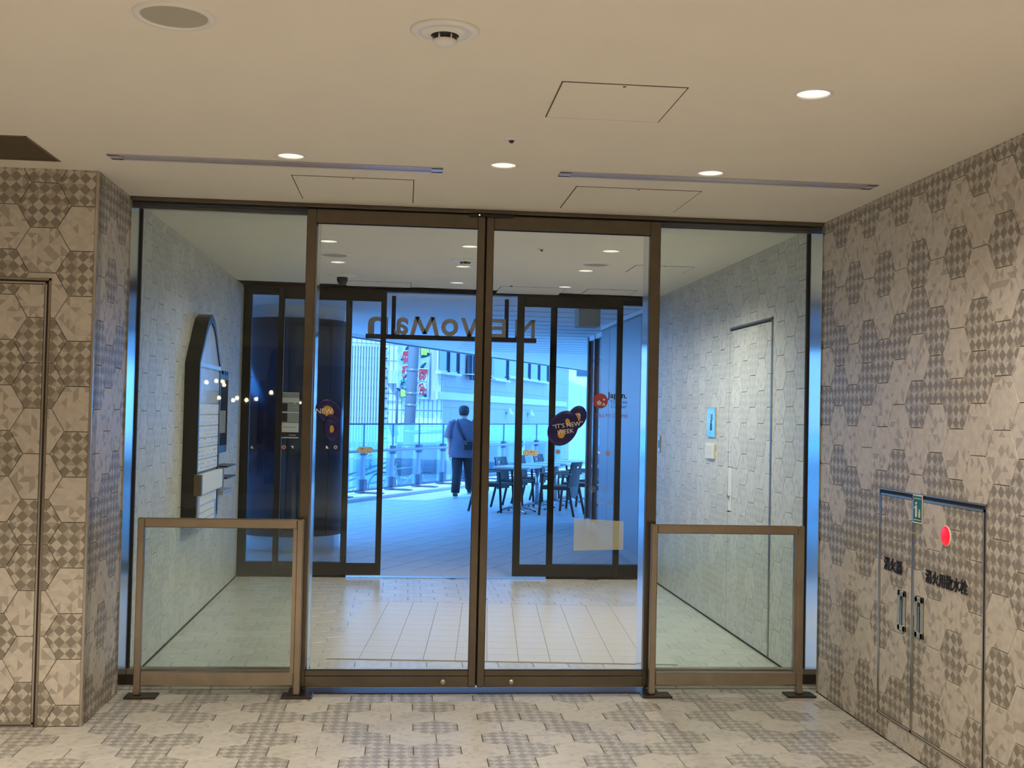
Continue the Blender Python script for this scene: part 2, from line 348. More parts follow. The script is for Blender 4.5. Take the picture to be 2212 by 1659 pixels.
# ---- floor of the hall
fl = struct('floor', MB().box((-7, -8, -.12), (XR+.1, YF+.07, -.006)), 'floor_grout', 'hall floor of pale hexagon tiles with checkered triangle print')
e0 = PZ(893, 1620.6, 0)
frows = ['DPDPDDPPDPDPPD', 'PDPDPDPDDPDPDP', 'DPPDPDPDPPDPDP', 'PDDPDPDPDPDDPP', 'DPDPPDPDDPDPDP', 'PDPDPPDPDPDPDD']
hextiles(fl, Matrix.Translation((0, 0, -.006)), -3.2, XR, 3.4, YF+.05, (e0.x+W/2, e0.y), lambda i, j: 0 if frows[j % 6][i % 14] == 'D' else 1,
         ('floor_tile_check', 'floor_tile_plain'), pointy=True, gap=.0035, keep=(300, lambda u, v: abs(v-5.6)+.35*abs(u-.3)), stuffname='tile_field')
MB().box((-7, -8, -.006), (XR, 3.4, 0)).box((-7, 3.4, -.006), (-3.2, YN, 0)).build('far_floor', 'floor_far', fl)
# ---- floor of the vestibule
vf = struct('floor_vestibule', MB().box((XL-.1, YF+.07, -.12), (XR+.1, YB+.08, -.006)), 'vest_grout', 'vestibule floor of pale hexagon tiles around a panel of square tiles')
e1 = PZ(844.5, 1435.8, 0)
hextiles(vf, Matrix.Translation((0, 0, -.006)), XL, XR, YF+.09, YB+.02, (e1.x+W/2, e1.y), lambda i, j: 0 if (i*7+j*5+(i*j) % 3) % 5 < 2 else 1,
         ('vfloor_tile_check', 'vfloor_tile_plain'), holes=[(-.20, 1.70, 7.19, 9.17)], pointy=True, gap=.0035, keep=(300, lambda u, v: v), stuffname='tile_field')
MI = Matrix.Translation((.7265, 8.166, 0)) @ Matrix.Rotation(math.radians(-4.2), 4, 'Z')
ins = MB().box((-1.1, -1.1, -.004), (1.1, 1.1, .0008)).build('joint_bed', 'vest_grout', vf, MI)
stm = MB().prism([(-.0985, -.0965), (.0985, -.0965), (.0985, .0965), (-.0985, .0965)], .0008, .0035, inset=.001).mesh('square_tile', 'stone_tile')
for i in range(11):
    for j in range(11): link('square_tile', stm, vf, MI @ Matrix.Translation((-1.0+i*.2, -.98+j*.196, 0)))

# ---- ceiling with openings for lamps, slots and vent
DL = [(1.396, 3.811), (-.54, 5.143), (.424, 5.148), (1.391, 5.128)]
DV = [(-.541, 7.70), (-.542, 8.77), (.418, 7.71), (1.391, 7.69), (1.391, 8.78), (1.39, 9.94), (.43, 9.89), (.425, 8.78)]
DH = [(x, y) for y in (2.2, .2, -2.2, -5) for x in (-4.2, -1.6, .42, 1.6)] + [(-1.5, 3.35), (-5.0, 3.4)]
holes = [[(x+.058*math.cos(t*math.pi/12), y+.058*math.sin(t*math.pi/12)) for t in range(24)] for x, y in DL+DV+DH]
SLOT = [(-1.374, .147, 5.252, 5.352), (.704, 2.24, 5.222, 5.322)]
for a, b, c, d in SLOT+[(-2.6, -1.645, 4.98, 5.46)]: holes.append([(a, c), (b, c), (b, d), (a, d)])
def slab(name, outer, z, hs, m, label):
    bm = bmesh.new(); es = []
    for lp in [outer]+hs:
        vs = [bm.verts.new((x, y, z)) for x, y in lp]; es += [bm.edges.new((vs[i-1], vs[i])) for i in range(len(vs))]
    bmesh.ops.triangle_fill(bm, use_beauty=True, edges=es)
    for f in bm.faces:
        f.normal_update()
        if f.normal.z > 0: f.normal_flip()
    me = bpy.data.meshes.new(name); bm.to_mesh(me); bm.free(); me.materials.append(MT[m]); return link(name, me, kind='structure', label=label)
ceil = slab('ceiling', [(-7, -8), (XR+.1, -8), (XR+.1, YB+.06), (XL-.1, YB+.06), (XL-.1, YN+.1), (-7, YN+.1)], HT, holes, 'ceiling', 'smooth off white plaster ceiling')
MB().box((-7.1, -8.1, HT+.2), (XR+.2, YB+.1, HT+.3)).build('ceiling_void', 'hall_plaster', ceil)
# ---- walls
struct('wall_back', MB().box((-7.1, -8.1, -.1), (XR+.2, -8, HT+.25)), 'hall_plaster', 'plain wall at the far end of the hall')
struct('wall_hall_left', MB().box((-7.1, -8, -.1), (-7, YN+.1, HT+.25)), 'hall_plaster', 'plain side wall of the hall')
wf = struct('wall_left_front', MB().box((-7, YN+.006, -.05), (XL, YN+.1, HT)), 'grout', 'front facing wall of beige hexagon tiles at the left edge')
wl = struct('wall_left', MB().box((XL-.1, YN+.006, -.05), (XL-.006, YF+.02, HT)), 'grout', 'short return wall of beige hexagon tiles left of the glass front')
wli = struct('wall_left_inner', MB().box((XL-.1, YF+.02, -.05), (XL-.006, YB+.06, HT)), 'vest_grout', 'left wall of the vestibule in faint grey hexagon tiles')
wr = struct('wall_right', MB().box((XR+.006, -8, -.05), (XR+.1, YF+.02, HT)), 'grout', 'right wall of beige hexagon tiles with checkered print')
wri = struct('wall_right_inner', MB().box((XR+.006, YF+.02, -.05), (XR+.1, YB+.06, HT)), 'vest_grout', 'right wall of the vestibule in faint grey hexagon tiles')
WT = ('wall_tile_check', 'wall_tile_plain'); VT = ('vest_tile_check', 'vest_tile_plain')
AB = ['DPPD', 'DPDP']; AB2 = ['DPPDDPPD', 'DPDPDPPD', 'DPPDPPDD', 'DPDDPDPP', 'DPPDDPDP', 'DPDPPDPD']
MF = frame((0, YN+.006, 0), (1, 0, 0), Zu); pf = PY(93, 540, YN); phF = (pf.x, pf.z); DX0, DX1, DZ = -2.58, -1.742, 2.141
hextiles(wf, MF, -3.6, XL-.012, .004, HT, phF, pattern(AB, 1), WT, holes=[(DX0-.02, DX1+.02, .0, DZ+.02)])
MLw = frame((XL-.006, 0, 0), (0, 1, 0), Zu); hextiles(wl, MLw, YN+.012, YF-.03, .004, HT, (YN+.11, 2.298), pattern(AB2, 1), WT)
hextiles(wli, MLw, YF+.225, YB-.02, .004, HT, (8.1, 1.744), lambda i, j: (i*3+j*2+i*j) % 5 > 2, VT, keep=(300, lambda u, v: u))
MR = frame((XR+.006, 0, 0), (0, -1, 0), Zu); pr = PX(2117, 476, XR); phR = (-pr.y, pr.z)
HY0, HY1, HYM, HZ0, HZ1 = 4.435, 5.485, 5.105, .10, 1.222
hextiles(wr, MR, -(YF-.03), -2.0, .004, HT, phR, pattern(AB2, 1), WT, holes=[(-HY1, -HY0, HZ0, HZ1)], keep=(300, lambda u, v: -u*-1))
p2 = PX(1625.5, 845.6, XR); RD0, RD1, RDZ = 7.205, 8.155, 2.205
hextiles(wri, MR, -(YB-.02), -(YF+.225), .004, HT, (-p2.y, p2.z), lambda i, j: (i*3+j*2+i*j) % 5 > 2, VT, holes=[(-RD1-.006, -RD0+.03, -.1, RDZ+.02)], keep=(300, lambda u, v: -u))
# corner strip and baseboards
struct('trim_1', MB().box((XL-.012, YN-.002, 0), (XL+.002, YN+.012, HT), bev=.002), 'steel', 'thin steel corner strip on the left wall edge')
struct('baseboard_left', MB().box((XL, YF+.1, 0), (XL+.004, YB-.05, .012)), 'gasket', 'thin dark joint along the foot of the left vestibule wall')
struct('baseboard_right', MB().box((XR-.004, YF+.1, 0), (XR, YB-.05, .012)), 'gasket', 'thin dark joint along the foot of the right vestibule wall')

# ---- concealed door in the left front wall
d5 = struct('door_1', MB().box((DX0, YN+.0055, .012), (DX1, YN+.05, DZ)), 'grout', 'concealed tiled door with slim metal edge at the left edge')
hextiles(d5, frame((0, YN+.005, 0), (1, 0, 0), Zu), DX0+.012, DX1-.012, .02, DZ-.012, phF, pattern(AB, 1), WT)
for n, a, b in (('jamb', (DX1-.008, 0, 0), (DX1, 0, DZ)), ('door_head', (DX0, 0, DZ-.008), (DX1, 0, DZ)), ('bottom_edge', (DX0, 0, .012), (DX1, 0, .022))):
    MB().box((a[0], YN-.002, a[2]), (b[0], YN+.014, b[2])).build(n, 'steel', d5)
MB().box((DX1, YN-.0, .0), (DX1+.009, YN+.012, DZ+.009)).box((DX0, YN, DZ), (DX1+.009, YN+.012, DZ+.009)).build('shadow_gap', 'gasket', d5)
MB().box((DX1+.009, YN-.003, 0), (DX1+.02, YN+.012, DZ+.02)).box((DX0, YN-.003, DZ+.009), (DX1+.02, YN+.012, DZ+.02)).build('door_frame', 'bronze_steel', d5)

# ---- concealed door in the right vestibule wall
d6 = struct('door_2', MB().box((XR+.0055, RD0, .012), (XR+.05, RD1, RDZ)), 'vest_grout', 'concealed tiled door in the right vestibule wall')
hextiles(d6, frame((XR+.005, 0, 0), (0, -1, 0), Zu), -RD1+.004, -RD0-.004, .012, RDZ-.008, (-p2.y, p2.z), lambda i, j: (i*3+j*2+i*j) % 5 > 2, VT, holes=[(-RD1, -8.055, .87, 1.20)])
MB().box((XR-.004, RD0-.03, 0), (XR+.02, RD0-.006, RDZ+.02)).box((XR-.004, RD0-.03, RDZ+.006), (XR+.02, RD1+.006, RDZ+.02)).build('door_frame', 'bronze_steel', d6)
MB().box((XR+.002, RD0-.006, 0), (XR+.015, RD0+.004, RDZ)).box((XR+.002, RD0, RDZ-.006), (XR+.015, RD1, RDZ+.006)).box((XR+.002, RD1-.003, 0), (XR+.015, RD1+.006, RDZ)).build('shadow_gap', 'gasket', d6)
lp = MB().box((XR-.002, 8.06, .88), (XR+.012, 8.148, 1.195), bev=.001).build('lock_plate', 'white_plastic', d6)
MB().lathe([(.0, .012), (.016, .012), (.018, 0)], n=16).build('lock_cylinder', 'steel', lp, frame((XR-.002, 8.12, .985), (0, -1, 0), Zu))

# ================================================================== GLASS FRONT
def leaf(name, x0, x1, y, z0, z1, sw0, sw1, tr, br, fm, gm, label, dep=.045, midrail=False):
    d = struct(name, MB().box((x0+sw0-.004, y-.006, z0+br-.004), (x1-sw1+.004, y+.006, z1-tr+.004)), gm, label)
    for a, b in ((x0, x0+sw0), (x1-sw1, x1)): MB().box((a, y-dep/2, z0), (b, y+dep/2, z1), bev=.003).build('stile', fm, d)
    MB().box((x0+sw0, y-dep/2+.002, z1-tr), (x1-sw1, y+dep/2-.002, z1), bev=.002).build('top_rail', fm, d)
    if midrail:
        MB().box((x0+sw0, y-dep/2+.002, z0), (x1-sw1, y+dep/2-.002, z0+br*.64), bev=.002).build('bottom_rail', fm, d)
        MB().box((x0+sw0, y-dep/2+.006, z0+br*.66), (x1-sw1, y+dep/2-.006, z0+br), bev=.002).build('glazing_bead', fm, d)
    else: MB().box((x0+sw0, y-dep/2+.002, z0), (x1-sw1, y+dep/2-.002, z0+br), bev=.002).build('bottom_rail', fm, d)
    g = .004; yy = y-dep/2
    MB().box((x0+sw0, yy, z0+br), (x1-sw1, yy+.006, z0+br+g)).box((x0+sw0, yy, z1-tr-g), (x1-sw1, yy+.006, z1-tr)).build('gasket', 'gasket', d)
    return d
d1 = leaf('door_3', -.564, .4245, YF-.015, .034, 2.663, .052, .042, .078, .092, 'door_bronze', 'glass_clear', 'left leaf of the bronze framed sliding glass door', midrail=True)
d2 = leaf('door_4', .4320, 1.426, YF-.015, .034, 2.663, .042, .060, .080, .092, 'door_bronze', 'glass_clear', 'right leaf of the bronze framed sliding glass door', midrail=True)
MB().box((.4235, YF-.012, .04), (.433, YF+.005, 2.66)).build('brush_seal', 'gasket', d1)
for d, x in ((d1, .245), (d2, .625)): MB().lathe([(0, .003), (.013, .003), (.015, 0)], n=16).build('door_lock', 'steel', d, FF((x, YF-.0375, .062)))
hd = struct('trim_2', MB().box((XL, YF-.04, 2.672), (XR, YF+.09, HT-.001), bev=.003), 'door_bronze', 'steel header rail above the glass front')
MB().box((XL, YF-.02, 2.663), (XR, YF+.08, 2.672)).build('door_slot', 'gasket', hd)
th = struct('trim_3', MB().box((-.6, YF-.05, -.004), (1.46, YF+.08, .006)), 'dark_plate', 'dark steel door track set in the floor')
YS = YF+.19
def sidelight(name, x0, x1, label):
    d = struct(name, MB().box((x0, YS-.006, .07), (x1, YS+.006, HT-.02)), 'glass_green', label)
    MB().box((x0, YS-.03, .058), (x1, YS+.03, .09), bev=.002).build('glazing_bead', 'bronze_steel', d)
    MB().box((x0, YS-.024, .0), (x1, YS+.024, .058)).build('base_rail', 'dark_plate', d)
    MB().box((x0, YS-.02, HT-.03), (x1, YS+.02, HT-.001)).build('top_bead', 'steel', d); return d
w1 = sidelight('window_1', XL+.008, -.50, 'fixed glass side panel left of the sliding doors')
w2 = sidelight('window_2', 1.385, XR-.008, 'fixed glass side panel right of the sliding doors')
for d, x0, x1, xm in ((w1, XL, XL+.008, XL+.008), (w2, XR-.008, XR, XR-.018)):
    MB().box((x0, YF-.03, .0), (x1, YS+.03, 2.672), bev=.001).build('jamb', 'steel_polished', d)
    MB().box((xm, YS-.012, .09), (xm+.010, YS+.012, HT-.03)).build('gasket', 'gasket', d)
for d, x in ((w1, -.535), (w2, 1.38)): MB().box((x, YF+.02, .006), (x+.03, YS+.03, 2.672), bev=.002).build('mullion', 'steel_polished', d)
sn = MB().box((.33, YF-.062, 2.652), (.58, YF-.04, 2.666), bev=.003).build('door_sensor', 'black', label='slim black motion sensor bar above the meeting door leaves', cat='sensor')
MB().box((.385, YF-.064, 2.656), (.391, YF-.06, 2.661)).build('status_light', 'lamp_face', sn)

# ---- guard rails
def guard(x0, x1, label):
    y = YF-.105; t = thing('guard_rail', (x0, y, 0), label, 'guard rail', 'guard rails in front of the glass side panels')
    for i, x in enumerate((x0, x1-.035)):
        MB().box((x, y-.02, .012), (x+.035, y+.02, .955), bev=.004).build('post', 'bronze_steel', t)
        a = (x-.04 if i == 0 else x-.06); MB().box((a, y-.055, 0), (a+.165, y+.055, .012), bev=.003).build('base_plate', 'dark_plate', t)
    MB().box((x0+.035, y-.018, .905), (x1-.035, y+.018, .955), bev=.004).build('top_rail', 'bronze_steel', t)
    MB().box((x0+.035, y-.018, .062), (x1-.035, y+.018, .134), bev=.004).build('bottom_rail', 'bronze_steel', t)
    MB().box((x1-.055, y-.014, .134), (x1-.035, y+.014, .905)).build('glazing_bead', 'bronze_steel', t)
    MB().box((x0+.038, y-.004, .13), (x1-.055, y+.004, .908)).build('glass_pane', 'glass_green', t); return t
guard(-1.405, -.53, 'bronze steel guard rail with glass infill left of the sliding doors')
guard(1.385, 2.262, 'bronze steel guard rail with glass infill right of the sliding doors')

# ================================================================== REAR DOORS
def rear(name, x0, x1, sx, label):       # fixed side panel with stile at sx
    y = YB+.03; d = struct(name, MB().box((x0, y-.005, .12), (x1, y+.005, 2.6)), 'glass_rear', label)
    MB().box((x0, y-.03, .0), (x1, y+.03, .135), bev=.002).build('bottom_rail', 'dark_bronze', d)
    for a in ((x0, x0+.075) if x0 < 0 else (x0, x0+.055), (sx, sx+.056)): MB().box((a[0], y-.03, .1), (a[1], y+.03, 2.66), bev=.002).build('stile', 'dark_bronze', d)
    MB().box((x0, y-.03, 2.62), (x1, y+.03, 2.668)).build('top_rail', 'dark_bronze', d); return d
w3 = rear('window_3', XL, -.516, -.572, 'fixed dark framed glass panel left of the open rear doors')
w4 = rear('window_4', 1.371, XR, 1.371, 'fixed dark framed glass panel right of the open rear doors')
d3 = leaf('door_5', -1.190, -.193, YB-.03, .026, 2.683, .055, .052, .10, .108, 'dark_bronze', 'glass_rear', 'dark framed rear sliding door slid open to the left')
d4 = leaf('door_6', 1.040, 2.055, YB-.03, .026, 2.676, .068, .055, .10, .108, 'dark_bronze', 'glass_rear', 'dark framed rear sliding door slid open to the right')
struct('trim_4', MB().box((XL, YB-.055, 2.672), (XR, YB+.06, HT+.02)), 'dark_bronze', 'dark header rail above the rear doors')
struct('trim_5', MB().box((XL, YB-.05, -.004), (XR, YB+.07, .004)), 'steel', 'steel threshold under the rear doors')

# ================================================================== CEILING FITTINGS
def downlight_proto():
    t = thing('downlight', (0, 0, 0), 'x', 'downlight', 'round recessed downlights in the ceiling')
    MB().lathe([(.057, .004), (.058, -.003), (.070, -.003), (.071, 0)], n=32).build('trim_ring', 'white_plastic', t)
    MB().lathe([(.057, .002), (.050, .03), (.036, .062)], n=24).build('reflector', 'reflector', t)
    MB().lathe([(.036, .062), (0, .062)], n=24).build('lamp', 'lamp_face', t)
    return t
dlp = downlight_proto(); first = [True]
def spot(t, x, y, e, col, size=150, blend=.7):
    l = bpy.data.lights.new('downlight_beam', 'SPOT'); l.energy = e; l.color = col; l.spot_size = math.radians(size); l.spot_blend = blend; l.shadow_soft_size = .035
    o = bpy.data.objects.new('downlight_beam', l); COL.objects.link(o); o.parent = t; o.location = (0, 0, -.012); return o
def downlight(x, y, label, e, col):
    M = Matrix.Translation((x, y, HT))
    if first[0]: t = dlp; t.matrix_basis = M; t['label'] = label
    else: t = clone(dlp, M, label)
    return t, e, col
LB = ['round downlight alone near the right wall, nearest the viewer', 'round downlight behind the left slot diffuser', 'round downlight between the two slot diffusers', 'round downlight above the right slot diffuser']
LV = ['vestibule downlight closest to the left door leaf top', 'vestibule downlight between the round speaker and the dome camera', 'vestibule downlight beside the meeting door stiles, front of its row', 'vestibule downlight on the right, front of its row',
      'vestibule downlight just behind the right round speaker', 'vestibule downlight on the right, closest to the rear doors', 'vestibule downlight in the middle, closest to the rear doors', 'vestibule downlight in the middle, just behind the smoke detector']
jobs = []
for (x, y), l, e in zip(DL, LB, W_HALL): jobs.append(downlight(x, y, l, e, LAMP_HALL)); first[0] = False
for (x, y), l, e in zip(DV, LV, W_VEST): jobs.append(downlight(x, y, l, e, LAMP_VEST))
for (x, y) in DH: jobs.append(downlight(x, y, 'round recessed downlight in the hall behind the viewer', 140 if (x, y) == (1.6, 2.2) else 215 if (x, y) == (-1.5, 3.35) else W_BACK, LAMP_HALL))
for t, e, c in jobs: spot(t, 0, 0, e, c, 120 if e == 215 else 150)

def hatch(c, label):
    c = [(p.x, p.y) for p in (PZ(*q, HT) for q in c)]; x0 = (c[0][0]+c[3][0])/2; x1 = (c[1][0]+c[2][0])/2; y0 = (c[0][1]+c[1][1])/2; y1 = (c[2][1]+c[3][1])/2
    t = thing('ceiling_hatch', ((x0+x1)/2, (y0+y1)/2, HT), label, 'hatch', 'square access hatches in the ceiling'); g = .005
    MB().box((x0+g, y0+g, HT-.0025), (x1-g, y1-g, HT-.0002)).build('panel', 'ceiling', t)
    m = MB()
    for a, b in (((x0, y0), (x1, y0+g)), ((x0, y1-g), (x1, y1)), ((x0, y0), (x0+g, y1)), ((x1-g, y0), (x1, y1))): m.box((a[0], a[1], HT-.0016), (b[0], b[1], HT-.0003))
    m.build('shadow_gap', 'groove', t)
    MB().lathe([(0, -.004), (.006, -.004), (.006, -.001)], c=((x0+x1)/2, y0+.02, HT), n=10).build('key_hole', 'groove', t)
hatch([(1212, 177), (1488, 187), (1425, 263), (1178, 253)], 'square ceiling hatch nearest the viewer, between sprinkler and right downlight')
hatch([(629, 377), (895, 389), (893, 438), (653, 429)], 'square ceiling hatch below the left slot diffuser')
hatch([(1242, 403), (1500, 411), (1473, 458), (1210, 450)], 'square ceiling hatch below the right slot diffuser')
hatch([(1373, 573), (1500, 576), (1475, 591), (1350, 588)], 'vestibule ceiling hatch beside the right wall')
hatch([(1081, 618), (1222, 622), (1208, 637), (1071, 633)], 'vestibule ceiling hatch in the middle by the rear doors')
hatch([(1270, 624), (1378, 627), (1357, 638), (1254, 635)], 'vestibule ceiling hatch on the right by the rear doors')
hatch([(744, 606), (888, 610), (888, 621), (748, 617)], 'vestibule ceiling hatch behind the dome camera')
for (a, b, c, d), l in zip(SLOT, ('long grey slot air diffuser on the left', 'long grey slot air diffuser on the right')):
    t = thing('slot_diffuser', ((a+b)/2, (c+d)/2, HT), l, 'air diffuser', 'linear slot diffusers in the ceiling')
    m = MB(); f = .018
    for p, q in (((a-.004, c-.004), (b+.004, c+f)), ((a-.004, d-f), (b+.004, d+.004)), ((a-.004, c), (a+.05, d)), ((b-.05, c), (b+.004, d))): m.box((p[0], p[1], HT-.005), (q[0], q[1], HT+.02))
    m.build('frame', 'diffuser', t)
    for yy in (c+.034, c+.058): MB().box((a+.05, yy, HT-.003), (b-.05, yy+.014, HT+.03)).build('blade', 'diffuser', t)
    MB().box((a+.01, c+.01, HT+.04), (b-.01, d-.01, HT+.045)).build('backing', 'groove', t)
t = thing('return_air_vent', (-2.1, 5.2, HT), 'dark brown return air vent at the left edge of the ceiling', 'vent')
MB().box((-2.6, 4.98, HT+.035), (-1.645, 5.46, HT+.04)).build('backing', 'vent_brown', t)
for i in range(40): MB().box((-2.6, 4.985+i*.012, HT+.004), (-1.65, 4.987+i*.012, HT+.014)).build('slat', 'vent_brown', t)
m = MB()
for p, q in (((-2.6, 4.975), (-1.64, 4.983)), ((-2.6, 5.457), (-1.64, 5.465)), ((-1.65, 4.975), (-1.64, 5.465))): m.box((p[0], p[1], HT-.003), (q[0], q[1], HT+.035))
m.build('frame', 'vent_brown', t)

def speaker(x, y, r, label):
    t = thing('ceiling_speaker', (x, y, HT), label, 'speaker', 'round ceiling speakers')
    MB().lathe([(r*.80, -.004), (r*.84, -.009), (r*.97, -.007), (r, 0)], (x, y, HT), 40).build('rim', 'white_plastic', t)
    MB().lathe([(r*.80, -.004), (r*.5, -.005), (0, -.005)], (x, y, HT), 40).build('grille', 'grille', t)
speaker(-.699, 3.352, .12, 'large round ceiling speaker with grey grille, nearest the viewer')
speaker(-.545, 8.353, .12, 'round vestibule ceiling speaker between two downlights on the left')
speaker(1.404, 8.39, .12, 'round vestibule ceiling speaker on the right')
def detector(x, y, label):
    t = thing('smoke_detector', (x, y, HT), label, 'smoke detector', 'smoke detectors on the ceiling')
    MB().lathe([(.105, 0), (.105, -.003), (.098, -.008), (.075, -.012), (.073, -.006), (.06, -.012), (.042, -.016)], (x, y, HT), 36).build('base', 'white_plastic', t)
    MB().lathe([(.042, -.012), (.036, -.018), (.034, -.030)], (x, y, HT), 28).build('vent_slots', 'black', t)
    for k in range(6): MB().tube([(x+.035*math.cos(k*1.047), y+.035*math.sin(k*1.047), HT-.016), (x+.035*math.cos(k*1.047), y+.035*math.sin(k*1.047), HT-.032)], .003, 6).build('rib', 'white_plastic', t)
    MB().lathe([(.036, -.030), (.036, -.034), (.03, -.042), (0, -.045)], (x, y, HT), 28).build('cap', 'white_plastic', t)
detector(.092, 3.36, 'white smoke detector on the ceiling, nearest the viewer'); detector(.421, 8.409, 'white smoke detector on the vestibule ceiling beside the meeting stiles')
def sprinkler(x, y, label):
    t = thing('sprinkler_head', (x, y, HT), label, 'sprinkler', 'sprinkler heads in the ceiling')
    MB().lathe([(.033, 0), (.031, -.004), (.014, -.006)], (x, y, HT), 24).build('escutcheon', 'white_plastic', t)
    MB().lathe([(.014, -.002), (.012, -.008), (.006, -.013), (.009, -.015), (0, -.016)], (x, y, HT), 16).build('head', 'dark_plate', t)
sprinkler(.414, 4.654, 'small sprinkler head in front of the middle downlight'); sprinkler(.911, 7.71, 'small sprinkler head on the vestibule ceiling, front one'); p = PZ(1105, 616, HT); sprinkler(p.x, p.y, 'small sprinkler head on the vestibule ceiling near the rear doors')
t = thing('dome_camera', (-.553, 9.6, HT), 'white ceiling camera with black dome near the rear doors', 'security camera')
MB().lathe([(.115, 0), (.112, -.01), (.06, -.02), (.045, -.02)], (-.553, 9.6, HT), 32).build('housing', 'white_plastic', t)
MB().lathe([(.046, -.018), (.046, -.045), (.038, -.068), (.02, -.082), (0, -.086)], (-.553, 9.6, HT), 24).build('dome', 'black', t)

# ================================================================== HYDRANT CABINET
hc = thing('hydrant_cabinet', (XR, (HY0+HY1)/2, HZ0), 'tiled fire hydrant cabinet with two flush doors in the right wall', 'cabinet')
X0 = XR-.004
MB().box((XR-.002, HY0, HZ0), (XR+.006, HY0+.006, HZ1)).box((XR-.002, HY1-.006, HZ0), (XR+.006, HY1, HZ1)).box((XR-.002, HY0, HZ0), (XR+.006, HY1, HZ0+.006)).box((XR-.002, HY0, HZ1-.006), (XR+.006, HY1, HZ1)).build('frame', 'steel', hc)
MB().box((XR+.003, HY0+.006, HZ1-.020), (XR+.006, HY1-.006, HZ1-.006)).box((XR+.003, HY0+.006, HZ0), (XR+.006, HY0+.014, HZ1-.006)).build('shadow_gap', 'gasket', hc)
def hdoor(y0, y1, hy, txt, tw, ty, label):
    d = MB().box((XR+.004, y0, HZ0+.01), (XR+.0055, y1, HZ1-.022)).build('door', 'grout', hc, label=label)
    hextiles(d, MR, -y1+.010, -y0-.010, HZ0+.02, HZ1-.034, phR, pattern(AB2, 1), WT, holes=[(-hy-.042, -hy+.042, .560, .750)])
    m = MB()
    for a, b in (((y0, HZ0+.01), (y0+.009, HZ1-.022)), ((y1-.009, HZ0+.01), (y1, HZ1-.022)), ((y0, HZ0+.01), (y1, HZ0+.019)), ((y0, HZ1-.033), (y1, HZ1-.022))): m.box((XR-.003, a[0], a[1]), (XR+.004, b[0], b[1]))
    m.build('door_edge', 'steel', d)
    h = MB(); q = (hy-.04, hy+.04, .562, .748); e = .024
    for a, b in (((q[0], q[2]), (q[0]+e, q[3])), ((q[1]-e, q[2]), (q[1], q[3])), ((q[0], q[2]), (q[1], q[2]+e)), ((q[0], q[3]-e), (q[1], q[3]))): h.box((XR-.006, a[0], a[1]), (XR+.004, b[0], b[1]), bev=.001)
    h.build('handle_plate', 'steel', d)
    MB().box((XR+.0, q[0]+e, q[2]+e), (XR+.003, q[1]-e, q[3]-e)).build('handle_recess', 'black', d)
    MB().box((XR-.006, hy-.004, q[2]+e), (XR, hy+.006, q[3]-e-.02)).build('handle_bar', 'steel', d)
    link('lettering', fitmesh(textmesh(txt, .08, .002, off=.0009), tw), d, FR((XR-.003, ty, .857)))
hdoor(HYM+.002, HY1-.012, 5.213, '消火器', .205, 5.315, 'narrow left cabinet door with handle')
hdoor(HY0+.016, HYM-.002, 5.030, '消火用散水栓', .385, 4.777, 'wide right cabinet door with red lamp')
MB().box((XR-.006, HYM-.012, 1.035), (XR-.001, HYM+.010, 1.042)).build('seal_tape', 'ink_yellow', hc)
t = thing('indicator_lamp', (XR, 4.781, 1.057), 'round red indicator lamp on the hydrant cabinet', 'lamp', M=FR((XR, 4.781, 1.057)))
MB().lathe([(.046, 0), (.046, .003), (.043, .005)], n=36).build('bezel', 'white_plastic', t, WM[t]); MB().lathe([(.043, .004), (.035, .007), (.02, .009), (0, .0095)], n=36).build('lens', 'red_lamp', t, WM[t])
sg = thing('extinguisher_sign', (XR, 5.053, 1.152), 'small green hydrant pictogram sign on the cabinet door', 'sign', M=FR((XR-.003, 5.053, 1.152)))
M = WM[sg]
MB().box((-.050, -.066, 0), (.050, .066, .002), bev=.0008).build('plate', 'ink_white', sg, M); MB().box((-.044, -.060, .002), (.044, .060, .0026)).build('green_field', 'green_sign', sg, M)
m = MB(); m.tube([(-.012, .028, .003), (-.012, .0281, .0034)], .009, 12); m.prism([(-.022, -.038), (-.004, -.038), (-.004, .016), (-.022, .016)], .0026, .0032); m.prism([(-.033, .000), (-.022, .004), (-.022, .012), (-.034, .006)], .0026, .0032); m.build('pictogram_person', 'ink_white', sg, M)
m = MB(); m.prism([(.010, -.038), (.030, -.038), (.030, -.012), (.010, -.012)], .0026, .0032); m.prism([(.014, -.012), (.026, -.012), (.026, .000), (.014, .000)], .0026, .0032); m.build('pictogram_cylinder', 'cream_paper', sg, M)
MB().box((-.036, .046, .0026), (.036, .050, .003)).box((-.036, -.052, .0026), (.036, -.048, .003)).build('fine_print', 'cream_paper', sg, M)

# ================================================================== RIGHT VESTIBULE WALL FITTINGS
a, b = PX(1531, 880, XR), PX(1547, 945, XR); M = FR(((XR), (a.y+b.y)/2, (a.z+b.z)/2)); hw, hh = (a.y-b.y)/2, (a.z-b.z)/2
t = thing('card_reader', M.translation, 'tall steel card reader plate on the right vestibule wall', 'card reader', M=M)
MB().box((-hw, -hh, 0), (hw, hh, .012), bev=.002).build('plate', 'steel_polished', t, M); MB().box((-hw*.15, -hh*.55, .012), (hw*.22, -hh*.05, .0135)).build('card_slot', 'black', t, M); MB().box((-hw*.1, hh*.1, .012), (hw*.25, hh*.55, .016), bev=.002).build('reader_eye', 'steel', t, M); MB().box((-hw*.1, -hh*.02, .012), (hw*.2, hh*.12, .013)).build('reader_window', 'black', t, M)
a, b = PX(1529, 957, XR), PX(1545, 992, XR); M = FR(((XR), (a.y+b.y)/2, (a.z+b.z)/2)); hw, hh = (a.y-b.y)/2, (a.z-b.z)/2
t = thing('wall_intercom', M.translation, 'small white square wall unit below the card reader', 'intercom', M=M)
